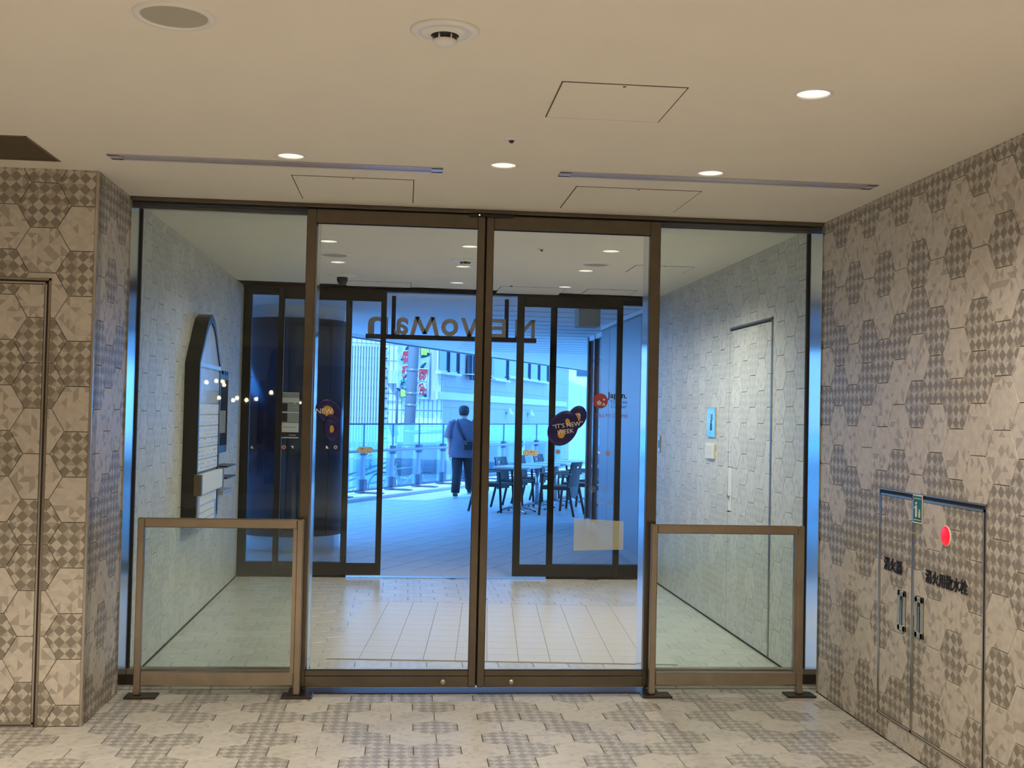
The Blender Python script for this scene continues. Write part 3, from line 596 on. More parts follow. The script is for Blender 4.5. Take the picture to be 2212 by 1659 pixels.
MB().box((-hw, -hh, 0), (hw, hh, .02), bev=.004).build('housing', 'white_plastic', t, M); MB().box((-hw*.7, -hh*.75, .02), (hw*.7, hh*.75, .0215), bev=.001).build('cover', 'paper', t, M)
a, b = PX(1422, 942, XR), PX(1430, 977, XR); M = FR(((XR), (a.y+b.y)/2, (a.z+b.z)/2)); hw, hh = .035, (a.z-b.z)/2
t = thing('push_plate', M.translation, 'narrow steel switch plate on the right wall by the rear doors', 'switch', M=M)
MB().box((-hw, -hh, 0), (hw, hh, .012), bev=.002).build('plate', 'steel', t, M); MB().box((-hw*.4, -hh*.5, .012), (hw*.4, hh*.5, .014)).build('button', 'black', t, M)

# ================================================================== DIRECTORY BOARD ON THE LEFT VESTIBULE WALL
B0, B1, BT, BB, DEP = 7.95, 8.86, 2.23, .735, .09; BM = (B0+B1)/2; bw = (B1-B0)/2
def ogee(k, zb, ztop, zs):       # outline of half width k, springing at zs, tip at ztop
    pts = [(-k, zb), (k, zb), (k, zs)]
    N = 12
    for i in range(1, N): s = i/N; pts.append((k*(1-s)**.62*(1-.12*math.sin(math.pi*s)) if s < 1 else 0, zs+(ztop-zs)*(s**.85)))
    pts.append((0, ztop)); pts += [(-x, z) for x, z in reversed(pts[2:-1])]; return pts
t = thing('directory_board', (XL, BM, BB), 'tall black floor directory case with pointed arch top on left vestibule wall', 'sign board', M=FL((XL, BM, 0))); M = WM[t]
MB().prism(ogee(bw, BB, BT, 1.86), .001, DEP).build('case', 'board_black', t, M)
rim = ogee(bw, BB, BT, 1.86); inn = ogee(bw-.035, BB+.03, BT-.06, 1.85); m = MB(); n = len(rim)
m.add([(x, y, DEP) for x, y in rim]+[(x, y, DEP+.012) for x, y in rim]+[(x, y, DEP+.012) for x, y in inn]+[(x, y, DEP) for x, y in inn], [q for i in range(n) for j in [(i+1) % n] for q in ((i, j, n+j, n+i), (n+i, n+j, 2*n+j, 2*n+i), (2*n+i, 2*n+j, 3*n+j, 3*n+i))]); m.build('rim', 'board_black', t, M)
MB().prism(ogee(bw-.04, 1.10, BT-.07, 1.845), DEP, DEP+.004).build('face_glass', 'board_face', t, M)
MB().box((-bw+.02, 1.835, DEP+.004), (bw-.02, 1.865, DEP+.014)).build('cross_bar', 'board_steel', t, M)
zz = [1.10, 1.185, 1.27, 1.335, 1.42, 1.50, 1.58, 1.67, 1.75, 1.825]
for i in range(9):
    s = MB().box((-bw+.045, zz[i]+.004, DEP+.004), (bw-.045, zz[i+1]-.004, DEP+.007)).build('floor_panel', 'board_face' if i > 5 else 'paper', t, M)
    if i < 6:
        m = MB()
        for r in range(2):
            for c in range(9):
                if random.random() < .8: x = -bw+.07+c*.085; y = zz[i]+.02+r*.03; m.box((x, y, DEP+.007), (x+random.uniform(.03, .065), y+.010, DEP+.0075))
        m.build('fine_print', 'board_steel', s, M)
bx = MB().box((-bw-.02, .945, DEP), (bw+.05, 1.085, DEP+.045), bev=.004).build('header_box', 'paper', t, M)
for a, b in ((-bw-.022, -bw+.03), (bw-.01, bw+.052)): MB().box((a, .943, DEP-.002), (b, 1.087, DEP+.047)).build('end_cap', 'bench_bronze', bx, M)
lw = MB().box((-bw+.03, .70, DEP), (bw-.12, .94, DEP+.02), bev=.003).build('leaflet_panel', 'board_steel', t, M)
for k in range(3): MB().box((-bw+.07, .715+k*.05, DEP+.02), (bw-.22, .757+k*.05, DEP+.023)).build('leaflet_sheet', 'paper', lw, M)
MB().box((-bw+.07, .87, DEP+.02), (bw-.16, .93, DEP+.023)).build('leaflet_sheet', 'paper', lw, M)
# second panel and leaflet rack
S0, S1, SZ0, SZ1 = 9.08, 9.56, 1.19, 1.83
t = thing('digital_sign', (XL, (S0+S1)/2, SZ0), 'slim dark glass information panel beside the directory board', 'information panel', M=FL((XL, (S0+S1)/2, 0))); M = WM[t]; hw = (S1-S0)/2
MB().box((-hw, SZ0, 0), (hw, SZ1, .05), bev=.006).build('housing', 'board_black', t, M); MB().box((-hw+.03, SZ0+.06, .05), (hw-.02, SZ1-.05, .053)).build('screen', 'screen', t, M); MB().box((-hw+.06, SZ0+.16, .053), (hw-.12, SZ0+.34, .0545)).build('notice_sheet', 'board_face', t, M)
for k in (-.3, .1, .5): MB().box((hw*k, SZ1-.01, .01), (hw*k+.05, SZ1+.02, .06)).build('hook', 'board_black', t, M)
t = thing('leaflet_rack', (XL, 9.33, .86), 'small wall rack with dark blue leaflets beside the directory board', 'leaflet rack', M=FL((XL, 9.33, 0))); M = WM[t]
MB().box((-.24, .86, 0), (.10, 1.13, .012)).build('back_plate', 'leaflet', t, M)
for z in (.99, 1.08): MB().box((-.22, z, .012), (.24, z+.012, .13), bev=.002).build('shelf', 'board_black', t, M)
MB().box((-.2, .86, .0), (.26, .895, .10), bev=.003).build('tray', 'board_steel', t, M)
for k, (u, z) in enumerate(((-.20, 1.09), (-.12, .90), (-.02, .90))): MB().box((u, z, .02), (u+.075, z+.09, .03)).build('leaflet', ('paper', 'board_black', 'leaflet')[k], t, M)

# ================================================================== STICKERS ON THE GLASS
GY = YF-.0215
def ell(cx, cy, rx, ry, rot, n=28): return [(cx+rx*math.cos(a)*math.cos(rot)-ry*math.sin(a)*math.sin(rot), cy+rx*math.cos(a)*math.sin(rot)+ry*math.sin(a)*math.cos(rot)) for a in (2*math.pi*k/n for k in range(n))]
def puff(m, cx, cy, rx, ry, rot, z, hole=.4, hgt=.006, n=32):    # puffy ring
    prof = [(1, 0), (.93, .6), (.8, .95), (.68, 1), (.55, .9), (.45, .6), (hole, 0)]; vs = []; fs = []
    for r, h in prof: vs += [(x, y, z+h*hgt) for x, y in ell(cx, cy, rx*r, ry*r, rot, n)]
    for i in range(len(prof)-1):
        for k in range(n): k2 = (k+1) % n; fs.append((i*n+k, i*n+k2, (i+1)*n+k2, (i+1)*n+k))
    m.add(vs, fs, 0, True)
def pxy(o, x, y): q = PY(x, y, GY); return (q.x-o.x, q.z-o.z)
k = .00259
o = PY(709, 903, GY); M = FF(o); t = thing('ring_sticker', o, 'navy linked ring sticker reading NEW on the left door leaf', 'sticker', 'navy ring stickers on the door glass', M=M)
m = MB(); c = pxy(o, 709, 888); puff(m, c[0], c[1], 29*k, 24*k, math.radians(-40), 0, .42); m.build('large_ring', 'ink_navy', t, M); MB().prism(ell(c[0], c[1], 14*k, 11*k, math.radians(-40)), 0, .0015).build('yellow_spot', 'ink_yellow', t, M)
m = MB(); c = pxy(o, 716, 924); puff(m, c[0], c[1], 17*k, 29*k, math.radians(4), .003, .3); m.build('small_ring', 'ink_navy', t, M); MB().prism(ell(c[0]+.003, c[1]-.01, 4.6*k, 9.5*k, math.radians(6)), .003, .0045).build('yellow_spot', 'ink_yellow', t, M)
c = pxy(o, 701, 888); link('lettering', fitmesh(textmesh('NEW', .04, .0006, 'ink_white'), 35*k), t, M @ Matrix.Translation((c[0], c[1], .009)))
o = PY(1226, 921, GY); M = FF(o); t = thing('ring_sticker', o, 'navy linked ring sticker with two lines of white lettering on the right door leaf', 'sticker', 'navy ring stickers on the door glass', M=M)
m = MB(); c = pxy(o, 1246, 902); puff(m, c[0], c[1], 20*k, 27*k, math.radians(-25), 0, .38); m.build('small_ring', 'ink_navy', t, M); MB().prism(ell(c[0], c[1]+.0, 8*k, 10*k, math.radians(-10)), 0, .0015).build('yellow_spot', 'ink_yellow', t, M)
m = MB(); c = pxy(o, 1216, 925); puff(m, c[0], c[1], 31*k, 41*k, math.radians(-32), .003, .36); MB().prism(ell(c[0], c[1], 13*k, 17*k, math.radians(-32)), .002, .0045).build('ring_core', 'ink_navy', t, M); m.build('large_ring', 'ink_navy', t, M)
for x, y, rx, ry, rot in ((1212, 937, 8, 10, 0), (1226, 912, 5, 8, .2)): c = pxy(o, x, y); MB().prism(ell(c[0], c[1], rx*k, ry*k, rot), .003, .0085).build('yellow_spot', 'ink_yellow', t, M)
R8 = Matrix.Rotation(math.radians(8), 4, 'Z')
c = pxy(o, 1226, 918); link('lettering', fitmesh(textmesh('“IT’S NEW”', .04, .0006, 'ink_white'), 66*k), t, M @ Matrix.Translation((c[0], c[1], .0115)) @ R8)
c = pxy(o, 1221, 932); link('lettering', fitmesh(textmesh('WEEK', .04, .0006, 'ink_white'), 36*k), t, M @ Matrix.Translation((c[0], c[1], .0115)) @ R8)
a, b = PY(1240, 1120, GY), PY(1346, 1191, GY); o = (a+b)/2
MB().prism([(a.x-o.x, b.z-o.z), (b.x-o.x, b.z-o.z+.01), (b.x-o.x, a.z-o.z-.012), (a.x-o.x, a.z-o.z)], 0, .0008).build('reflection_sheet', 'reflection_film', None, FF(o), label='pale rectangular reflection low on the right door leaf, painted as a translucent sheet', cat='painted reflection')  # mirror image in the door glass, painted as a tinted see-through sheet
# on the rear glass
RY = YB-.0385
def rsticker(name, x, y, label, yy=RY): o = PY(x, y, yy); return thing(name, o, label, 'sticker', None, FF(o)), FF(o)
kr = .00437
for x, y, flip, l in ((788, 972, 1, 'cream arrow shaped sticker pointing left on the left rear door'), (1147, 978.5, -1, 'cream arrow shaped sticker pointing right on the right rear door')):
    t, M = rsticker('arrow_sticker', x, y, l); t['group'] = 'cream arrow stickers on the rear doors'; hw, hh = 17.5*kr, 6.4*kr
    pts = [(-hw, 0), (-hw*.72, -hh)]+[(hw-hh+hh*math.cos(a), hh*math.sin(a)) for a in (-math.pi/2+i*math.pi/8 for i in range(9))]+[(-hw*.72, hh)]
    pts = pts if flip > 0 else [(-a, b) for a, b in reversed(pts)]
    MB().prism(pts, 0, .001).build('sheet', 'cream_paper', t, M); cx = flip*(hw-hh)
    MB().torus(hh*.86, .0016, M @ Matrix.Translation((cx, 0, .001)), 24, 6).build('circle', 'ink_black', t); MB().box((cx-.0016, -hh*.5, .001), (cx+.0016, hh*.5, .0016)).build('bar_mark', 'ink_black', t, M)
    link('lettering', fitmesh(textmesh('自動ドア', .03, .0003, off=.0008), hw*.62), t, M @ Matrix.Translation((-flip*hw*.18, hh*.32, .0012)))
    MB().box((-flip*hw*.5, -hh*.42, .001), (flip*hw*.2, -hh*.30, .0014)).box((-flip*hw*.5, -hh*.62, .001), (flip*hw*.1, -hh*.52, .0014)).build('fine_print', 'steel', t, M)
for x, y, l in ((613, 966, 'round no dogs sticker left of the bronze door stile'), (725, 966, 'round dark sticker below the left ring sticker'), (1205, 976, 'round dark sticker above the outdoor chairs'), (1313, 979, 'round red rimmed sticker near the red blossom logo')):
    t, M = rsticker('round_sticker', x, y, l); t['group'] = 'small round prohibition stickers'
    MB().prism(ell(0, 0, 4.6*kr, 4.6*kr, 0), 0, .001).build('disc', 'cream_paper', t, M); MB().torus(4.4*kr, .0028, M @ Matrix.Translation((0, 0, .001)), 24, 6).build('rim', 'ink_red' if x in (613, 1313) else 'ink_black', t)
    MB().prism([(-.008, -.008), (.006, -.009), (.009, .004), (.002, .010), (-.007, .004)], .001, .0016).build('animal_mark', 'ink_black', t, M); MB().box((-.016, -.0018, .0016), (.016, .0018, .002)).build('bar_mark', 'ink_red', t, M @ Matrix.Rotation(-.78, 4, 'Z'))
for x, y, f, l in ((707, 966, 1, 'small white corner sticker below the left ring sticker'), (631, 966, -1, 'small white corner sticker left of the bronze stile'), (545, 966, 1, 'small white corner sticker on the far left rear pane'), (1293, 978, -1, 'small white corner sticker under the red blossom logo')):
    o = PY(x, y, RY if x != 545 else YB+.024); MB().prism([(-.013, -.013), (.013, -.013), (.005, .000), (-.006, .014), (-.013, .010)] if f > 0 else [(-.013, .013), (.006, -.013), (.013, -.010), (.013, .012)], 0, .001).build('corner_sticker', 'ink_white', None, FF(o), label=l, cat='sticker', group='small white corner stickers')
for x, y, l in ((1280, 1057, 'outlined round pictogram, leftmost of the lower right row'), (1308, 1057, 'outlined round pictogram, middle of the lower right row'), (1336, 1057, 'outlined round pictogram, rightmost of the lower right row'), (1295, 1084, 'outlined round pictogram, left one of the bottom pair'), (1320, 1084, 'outlined round pictogram, right one of the bottom pair')):
    o = PY(x, y, YB+.024); t = thing('outline_pictogram', o, l, 'sticker', 'outlined round pictograms on the right rear pane', FF(o)); MB().torus(6*kr, .0022, FF(o), 28, 6).build('ring', 'board_steel', t); MB().box((-.022, -.0018, 0), (.022, .0018, .001)).build('bar_mark', 'board_steel', t, FF(o) @ Matrix.Rotation(.8, 4, 'Z')); MB().torus(2.6*kr, .0016, FF(o), 16, 6).build('inner_mark', 'board_steel', t)
# red blossom logo and names on the fixed right pane
PYG = YB+.024
o = PY(1297, 866, PYG); M = FF(o); t = thing('blossom_logo', o, 'round dark red sticker with white cherry blossoms', 'sticker', None, M); R = 16.5*kr
MB().prism(ell(0, 0, R, R, 0, 40), 0, .001).build('disc', 'ink_red', t, M)
for bx_, by_, br_ in ((-.012, -.02, .024), (.032, -.034, .016), (.035, .014, .012)):
    m = MB()
    for q in range(5): a = q*1.2566+.3; m.prism(ell(bx_+br_*.62*math.cos(a), by_+br_*.62*math.sin(a), br_*.44, br_*.30, a, 10), .001, .0016)
    m.build('blossom', 'ink_white', t, M)
for s, x, y, wpx, m_, l in (('Japan.', 1333, 856, 44, 'ink_black', 'bold black word beside the red blossom logo'), ('Tax-free', 1336, 868, 38, 'ink_blue', 'first thin blue line under the bold black word'), ('Counter', 1337, 878, 36, 'ink_blue', 'second thin blue line under the bold black word'), ('TULLY’S COFFEE', 1320, 898, 75, 'ink_red', 'dark red serif style name on the right rear pane')):
    o = PY(x, y, PYG); link('glass_lettering', fitmesh(textmesh(s, .05, .0005, m_, off=.0012 if m_ == 'ink_black' else 0), wpx*kr), None, FF(o), label=l, cat='lettering', group='printed names on the right rear pane')
# opening-hours sheets on the left rear leaf
o = PY(624, 897, RY); M = FF(o); t = thing('hours_notice', o, 'grey and black notice strips on the left rear door glass', 'notice', None, M); hw = 21*kr
for z0, z1, m_ in ((37, 47, 'grey_film'), (27, 37, 'paper'), (7.5, 26, 'grey_film'), (-15, 5, 'grey_film'), (-36, -16, 'paper'), (-46, -37, 'ink_black'), (47, 48.5, 'paper'), (5.2, 7.4, 'paper'), (-48.5, -46.5, 'paper')): MB().box((-hw, z0*kr, 0), (hw, z1*kr, .001)).build('strip', m_, t, M)
for z0, z1 in ((8.5, 25), (-14, 4)): MB().box((-hw, z0*kr, .001), (-hw*.15, z1*kr, .0015)).build('label_block', 'ink_black', t, M)
MB().box((hw*.2, 40*kr, .001), (hw*.9, 43*kr, .0014)).box((hw*.05, -43*kr, .001), (hw*.75, -41*kr, .0014)).box((0, 18*kr, .001), (hw*.6, 20*kr, .0014)).box((0, 13*kr, .001), (hw*.8, 15*kr, .0014)).box((-hw*.6, -26*kr, .001), (hw*.8, -24.5*kr, .0014)).build('fine_print', 'board_steel', t, M)

# ================================================================== TERRACE OUTSIDE
DIR = Vector((.448, .894, 0)); NRM = Vector((.894, -.448, 0))      # along / across the balustrade
KB = Vector((-1.118, 18.768, 0))                                      # kerb line
TL = lambda a, n, z=0: KB + DIR*a + NRM*n + Vector((0, 0, z))         # terrace coordinates: along, across (towards us), up
MTE = frame(KB, DIR, (-NRM.x, -NRM.y, 0))                              # x along, y away from us
tf = slab('floor_terrace', [tuple((TL(-9, 0))[:2]), tuple(TL(-9, 6)[:2]), (-5, YB+.07), (XR+.9, YB+.07), tuple((5.5, 13)), tuple(TL(18, 7)[:2]), tuple(TL(18, 0)[:2])][::-1], -.012, [], 'terrace_joint', 'grey paved terrace floor outside the rear doors')
for p in tf.data.polygons: p.flip()
tw, thh = .60, .30; tiles = []
for j in range(-1, 40):
    for i in range(-18, 34):
        a0 = i*tw+(tw/2 if j % 2 else 0); n0 = .02+j*thh
        if n0 < 0: continue
        c = TL(a0+tw/2, n0+thh/2)
        if c.y < YB+.22 or c.x < -4 or c.x > 4.5 or c.y > 29: continue
        if abs(c.x-c.y*.11) > c.y*.30+.6: continue
        tiles.append((c.length, a0, n0))
tiles.sort(); stf = MB()
tme = MB().prism([(-tw/2+.004, -thh/2+.004), (tw/2-.004, -thh/2+.004), (tw/2-.004, thh/2-.004), (-tw/2+.004, thh/2-.004)], -.010, 0, inset=.0015).mesh('paving_slab', 'terrace_tile')
for n, (_, a0, n0) in enumerate(tiles):
    c = TL(a0+tw/2, n0+thh/2); M = frame(c, DIR, (-NRM.x, -NRM.y, 0))
    if n < 300: link('paving_slab', tme, tf, M)
    else: stf.prism([(-tw/2+.004, -thh/2+.004), (tw/2-.004, -thh/2+.004), (tw/2-.004, thh/2-.004), (-tw/2+.004, thh/2-.004)], -.010, 0, M=M)
MB().box((-4.5, YB+.07, -.01), (XR+.1, YB+.42, .002)).build('sill_slab', 'terrace_tile', tf)
if stf.v: stf.build('paving_field', 'terrace_tile', tf, kind='stuff')
# kerb and white gravel strip
kb = struct('trim_6', MB(), 'kerb', 'low pale kerb in front of the glass balustrade') if False else thing('kerb', KB, 'low pale kerb of long stones before the glass balustrade', 'kerb')
for i in range(-6, 15): MB().box((i*1.21+.004, 0, -.3), ((i+1)*1.21-.004, .16, .06), bev=.006).build('kerb_stone', 'kerb', kb, MTE @ Matrix.Translation((.35, 0, 0)))
MB().box((-8, .16, -.4), (18, .86, .045)).build('gravel_strip', 'gravel', None, MTE, kind='structure', label='bright white strip behind the kerb')
# soffit with board joints and its edge beam
sof = slab('ceiling_terrace', [(-6, YB+.06), (5.5, YB+.06), (5.5, TL(0, 1.15).y+(5.5-TL(0, 1.15).x)*DIR.y/DIR.x)]+[(-4.2, TL(0, 1.15).y+(-4.2-TL(0, 1.15).x)*DIR.y/DIR.x)]+[(-6, 12)], HT, [], 'soffit', 'pale soffit over the terrace')
for k in range(1, 16):
    y = YB+.5+k*.62; MB().box((.9, y, HT-.003), (3.5, y+.012, HT-.0005)).build('soffit_joint', 'terrace_joint', sof)
MB().box((-9, -1.15, HT-.03), (18, -1.05, HT+.5)).build('edge_beam', 'soffit', sof, MTE)
MB().box((-9, -1.06, HT-.05), (18, -1.0, HT-.01)).build('edge_drip', 'rail_blue', sof, MTE)
MB().box((-7, -8, HT+.5), (6, YB+.2, HT+7)).build('upper_storeys', 'facade_plain', sof)
MB().prism([(-6, YB+.2), (5.5, YB+.2), (5.5, TL(0, 1.1).y+(5.5-TL(0, 1.1).x)*2), (-4.2, TL(0, 1.1).y+(-4.2-TL(0, 1.1).x)*2), (-6, 12)], HT+.5, HT+7).build('upper_storeys', 'facade_plain', sof)
# outer side walls: panels on the right, dark wall on the left
wx = 2.47
wp = struct('wall_terrace_right', MB().box((wx+.02, YB+.08, -.05), (wx+.25, 14.15, HT)), 'dark_panel', 'blue grey metal panel wall along the right of the terrace')
ys = [YB+.08, 11.75, 12.85, 13.62, 14.15]
for i in range(4): MB().box((wx, ys[i]+.006, .10), (wx+.02, ys[i+1]-.006, HT-.06), bev=.003).build('panel', 'panel_blue', wp)
MB().box((wx-.004, YB+.08, 0), (wx+.02, 14.15, .10)).build('skirting', 'kerb', wp); MB().box((wx-.02, YB+.08, HT-.05), (wx+.02, 14.15, HT-.005)).build('cornice', 'soffit', wp)
struct('wall_terrace_left', MB().box((-4.6, YB+.07, -.05), (-4.5, 17, HT)), 'dark_panel', 'dark panel wall at the far left of the terrace')
MB().box((-4.5, YB+.03, -.05), (XL-.1, YB+.12, HT)).build('wall_rear_left', 'dark_panel', None, kind='structure', label='dark outer wall left of the rear doors')
MB().box((XR+.1, YB+.03, -.05), (6, YB+.12, HT)).build('wall_rear_right', 'dark_panel', None, kind='structure', label='dark outer wall right of the rear doors')
# reflective shop window beyond the panels
sx_ = 2.66; sf = struct('window_5', MB().box((sx_, 14.2, .08), (sx_+.02, 16.25, HT-.05)), 'window_glass', 'dark reflective shop window beyond the panel wall')
for y0, y1 in ((14.15, 14.22), (14.93, 15.02), (15.62, 15.66), (16.15, 16.27)): MB().box((sx_-.035, y0, 0), (sx_+.03, y1, HT), bev=.003).build('mullion', 'dark_bronze', sf)
MB().box((sx_-.03, 14.15, 0), (sx_+.03, 16.27, .08)).build('sill', 'kerb', sf); MB().box((sx_-.03, 14.15, HT-.06), (sx_+.03, 16.27, HT)).build('head', 'soffit', sf)
MB().box((wx, 14.14, 0), (sx_+.1, 14.2, HT)).build('return_panel', 'panel_blue', sf); MB().box((sx_+.05, 14.2, -.05), (sx_+1.6, 16.2, HT)).build('dark_interior', 'shop_dark', sf)
a, b = PY(1251, 664, 11.6), PY(1297, 705, 11.6)
t = thing('hanging_box', ((a.x+b.x)/2, 11.7, HT), 'plain grey green box sign hung under the soffit near the shop window', 'box sign'); MB().box((a.x, 11.6, b.z), (b.x, 11.9, HT-.02), bev=.006).build('housing', 'grille', t); MB().box((a.x+.06, 11.7, HT-.03), (b.x-.06, 11.82, HT)).build('hanger', 'steel', t)
# round column
CXc, CYc, CR = -1.25, 13.0, .585
cl = thing('round_column', (CXc, CYc, 0), 'large round column clad in dark blue metal with steel foot', 'column')
MB().lathe([(CR-.03, .17), (CR, .17), (CR, HT-.14), (CR-.02, HT-.14)], (CXc, CYc, 0), 64).build('cladding', 'column_panel', cl)
MB().lathe([(CR-.05, 0), (CR-.05, .17)], (CXc, CYc, 0), 64).build('foot_ring', 'steel_polished', cl); MB().lathe([(CR-.04, HT-.14), (CR-.04, HT)], (CXc, CYc, 0), 64).build('neck', 'soffit', cl)
for a in (-2.55, -.75, .9, 2.3): c, s = math.cos(a), math.sin(a); MB().tube([(CXc+CR*c, CYc+CR*s, .17), (CXc+CR*c, CYc+CR*s, HT-.14)], .006, 6).build('joint_strip', 'black', cl)
for z in (.62, 1.9): MB().torus(CR, .004, Matrix.Translation((CXc, CYc, z)), 48, 6, a0=-3.0, a1=-2.4).build('joint_band', 'black', cl)
c = Vector((CXc, CYc, 0)); p = PY(690, 690, 12.6)
t = thing('wall_speaker', p, 'small white outdoor speaker on a bracket at the top of the column', 'speaker'); MB().box((-.05, -.07, -.09), (.05, .05, .07), M=Matrix.Rotation(.4, 4, 'Z') @ Matrix.Rotation(-.35, 4, 'X'), bev=.02).build('housing', 'white_plastic', t, Matrix.Translation(p)); MB().tube([p+Vector((0, 0, .06)), p+Vector((.0, .03, .16)), (p.x, p.y+.03, HT)], .014, 8).build('bracket', 'white_plastic', t)

# ---- mirrored hanging sign: letters face outwards, we see their backs
SY = 11.2; p0, p1 = PY(790, 726, SY), PY(1158, 734, SY); zt = 2.312
t = thing('hanging_sign', ((p0.x+p1.x)/2, SY, zt), 'hanging letter sign seen from behind, letters mirrored, over the open doorway', 'sign')
MB().box((p0.x, SY-.03, zt-.045), (p1.x, SY+.03, zt), bev=.003).build('bar', 'black', t)
for x in (-.134, .985): MB().box((x-.02, SY-.02, zt), (x+.02, SY+.02, HT), bev=.002).build('hanger', 'black', t)
# measured from the photograph: letter edges in pixels at the sign plane
LPX = [('N', 1113, 1155, 680), ('E', 1063, 1092, 683), ('W', 996, 1060, 682), ('o', 953, 990, 684), ('M', 887, 948, 680), ('a', 852, 882, 683), ('n', 795, 838, 684)]
for ch, x0, x1, yt in LPX:
    a, b = PY(x0, 705, SY), PY(x1, 705, SY); cx = (a.x+b.x)/2; hgt = .182 if ch in 'NEWM' else .172
    wd = abs(b.x-a.x); q_ = .034; m = MB()
    def bar(x0, y0, x1, y1, t_=q_): m.prism([(x0-t_/2, y0), (x0+t_/2, y0), (x1+t_/2, y1), (x1-t_/2, y1)] if y1 > y0 else [(x1-t_/2, y1), (x1+t_/2, y1), (x0+t_/2, y0), (x0-t_/2, y0)], -.03, .03)
    H_, w2 = hgt/2, wd/2-q_/2
    if ch == 'N': bar(-w2, -H_, -w2, H_); bar(w2, -H_, w2, H_); bar(w2, -H_, -w2, H_, .044)
    elif ch == 'E':
        bar(-w2, -H_, -w2, H_)
        for yy in (-H_, -q_/2, H_-q_): m.box((-w2+q_/2, yy, -.03), (wd/2, yy+q_, .03))
    elif ch == 'W': bar(-w2, H_, -w2*.5, -H_, .042); bar(-w2*.5, -H_, 0, H_*.9, .042); bar(0, H_*.9, w2*.5, -H_, .042); bar(w2*.5, -H_, w2, H_, .042)
    elif ch == 'M': bar(-w2, -H_, -w2*.62, H_, .042); bar(-w2*.62, H_, 0, -H_*.85, .042); bar(0, -H_*.85, w2*.62, H_, .042); bar(w2*.62, H_, w2, -H_, .042)
    me = m.mesh('letter', 'letter_back') if m.v else fitmesh(textmesh(ch, .3, .03, ['letter_back'], off=.006), wd, hgt)
    link('letter', me, t, frame((cx, SY, zt+hgt/2+.001), (-1, 0, 0), Zu))

# ---- glass balustrade
bl = thing('glass_balustrade', TL(4, -.61), 'glass balustrade with steel posts and round handrail along the terrace', 'balustrade')
PN_ = -.61; base = TL(0, PN_); off = ((Vector((-.734, 20.894, 0))-KB).dot(DIR)); sp = 1.16
fin = MB().box((-.05, -.02, .05), (.05, .11, .80), bev=.004).mesh('post', 'rail_steel'); upr = MB().box((-.006, -.012, .82), (.006, .012, 1.31)).mesh('upright', 'rail_blue'); ft = MB().box((-.06, -.42, .047), (.06, .14, .075), bev=.004).mesh('foot_bracket', 'rail_blue'); cb = MB().box((-.07, -.05, .10), (.07, .03, .30), bev=.006).mesh('clamp', 'rail_blue'); cb2 = MB().box((-.06, -.05, .74), (.06, .03, .90), bev=.006).mesh('clamp', 'rail_blue')
pane = MB().box((-sp/2+.03, -.006, .10), (sp/2-.03, .006, 1.30)).mesh('glass_pane', 'glass_rail')
for k in range(-4, 10):
    M = frame(TL(off+k*sp, PN_), DIR, (-NRM.x, -NRM.y, 0))
    for n_, me in (('post', fin), ('upright', upr), ('foot_bracket', ft), ('clamp', cb), ('clamp', cb2)): link(n_, me, bl, M)
    link('glass_pane', pane, bl, M @ Matrix.Translation((sp/2, 0, 0)))
M = frame(TL(0, PN_), DIR, (-NRM.x, -NRM.y, 0)); a0, a1 = off-4.3*sp, off+9.7*sp
MB().tube([(a0, 0, 1.315), (a1, 0, 1.315)], .016, 8).build('top_rail', 'rail_blue', bl, M); MB().tube([(a0, -.06, .82), (a1, -.06, .82)], .025, 10).build('handrail', 'rail_steel', bl, M); MB().box((a0, -.015, .085), (a1, .015, .115)).build('bottom_channel', 'rail_blue', bl, M)

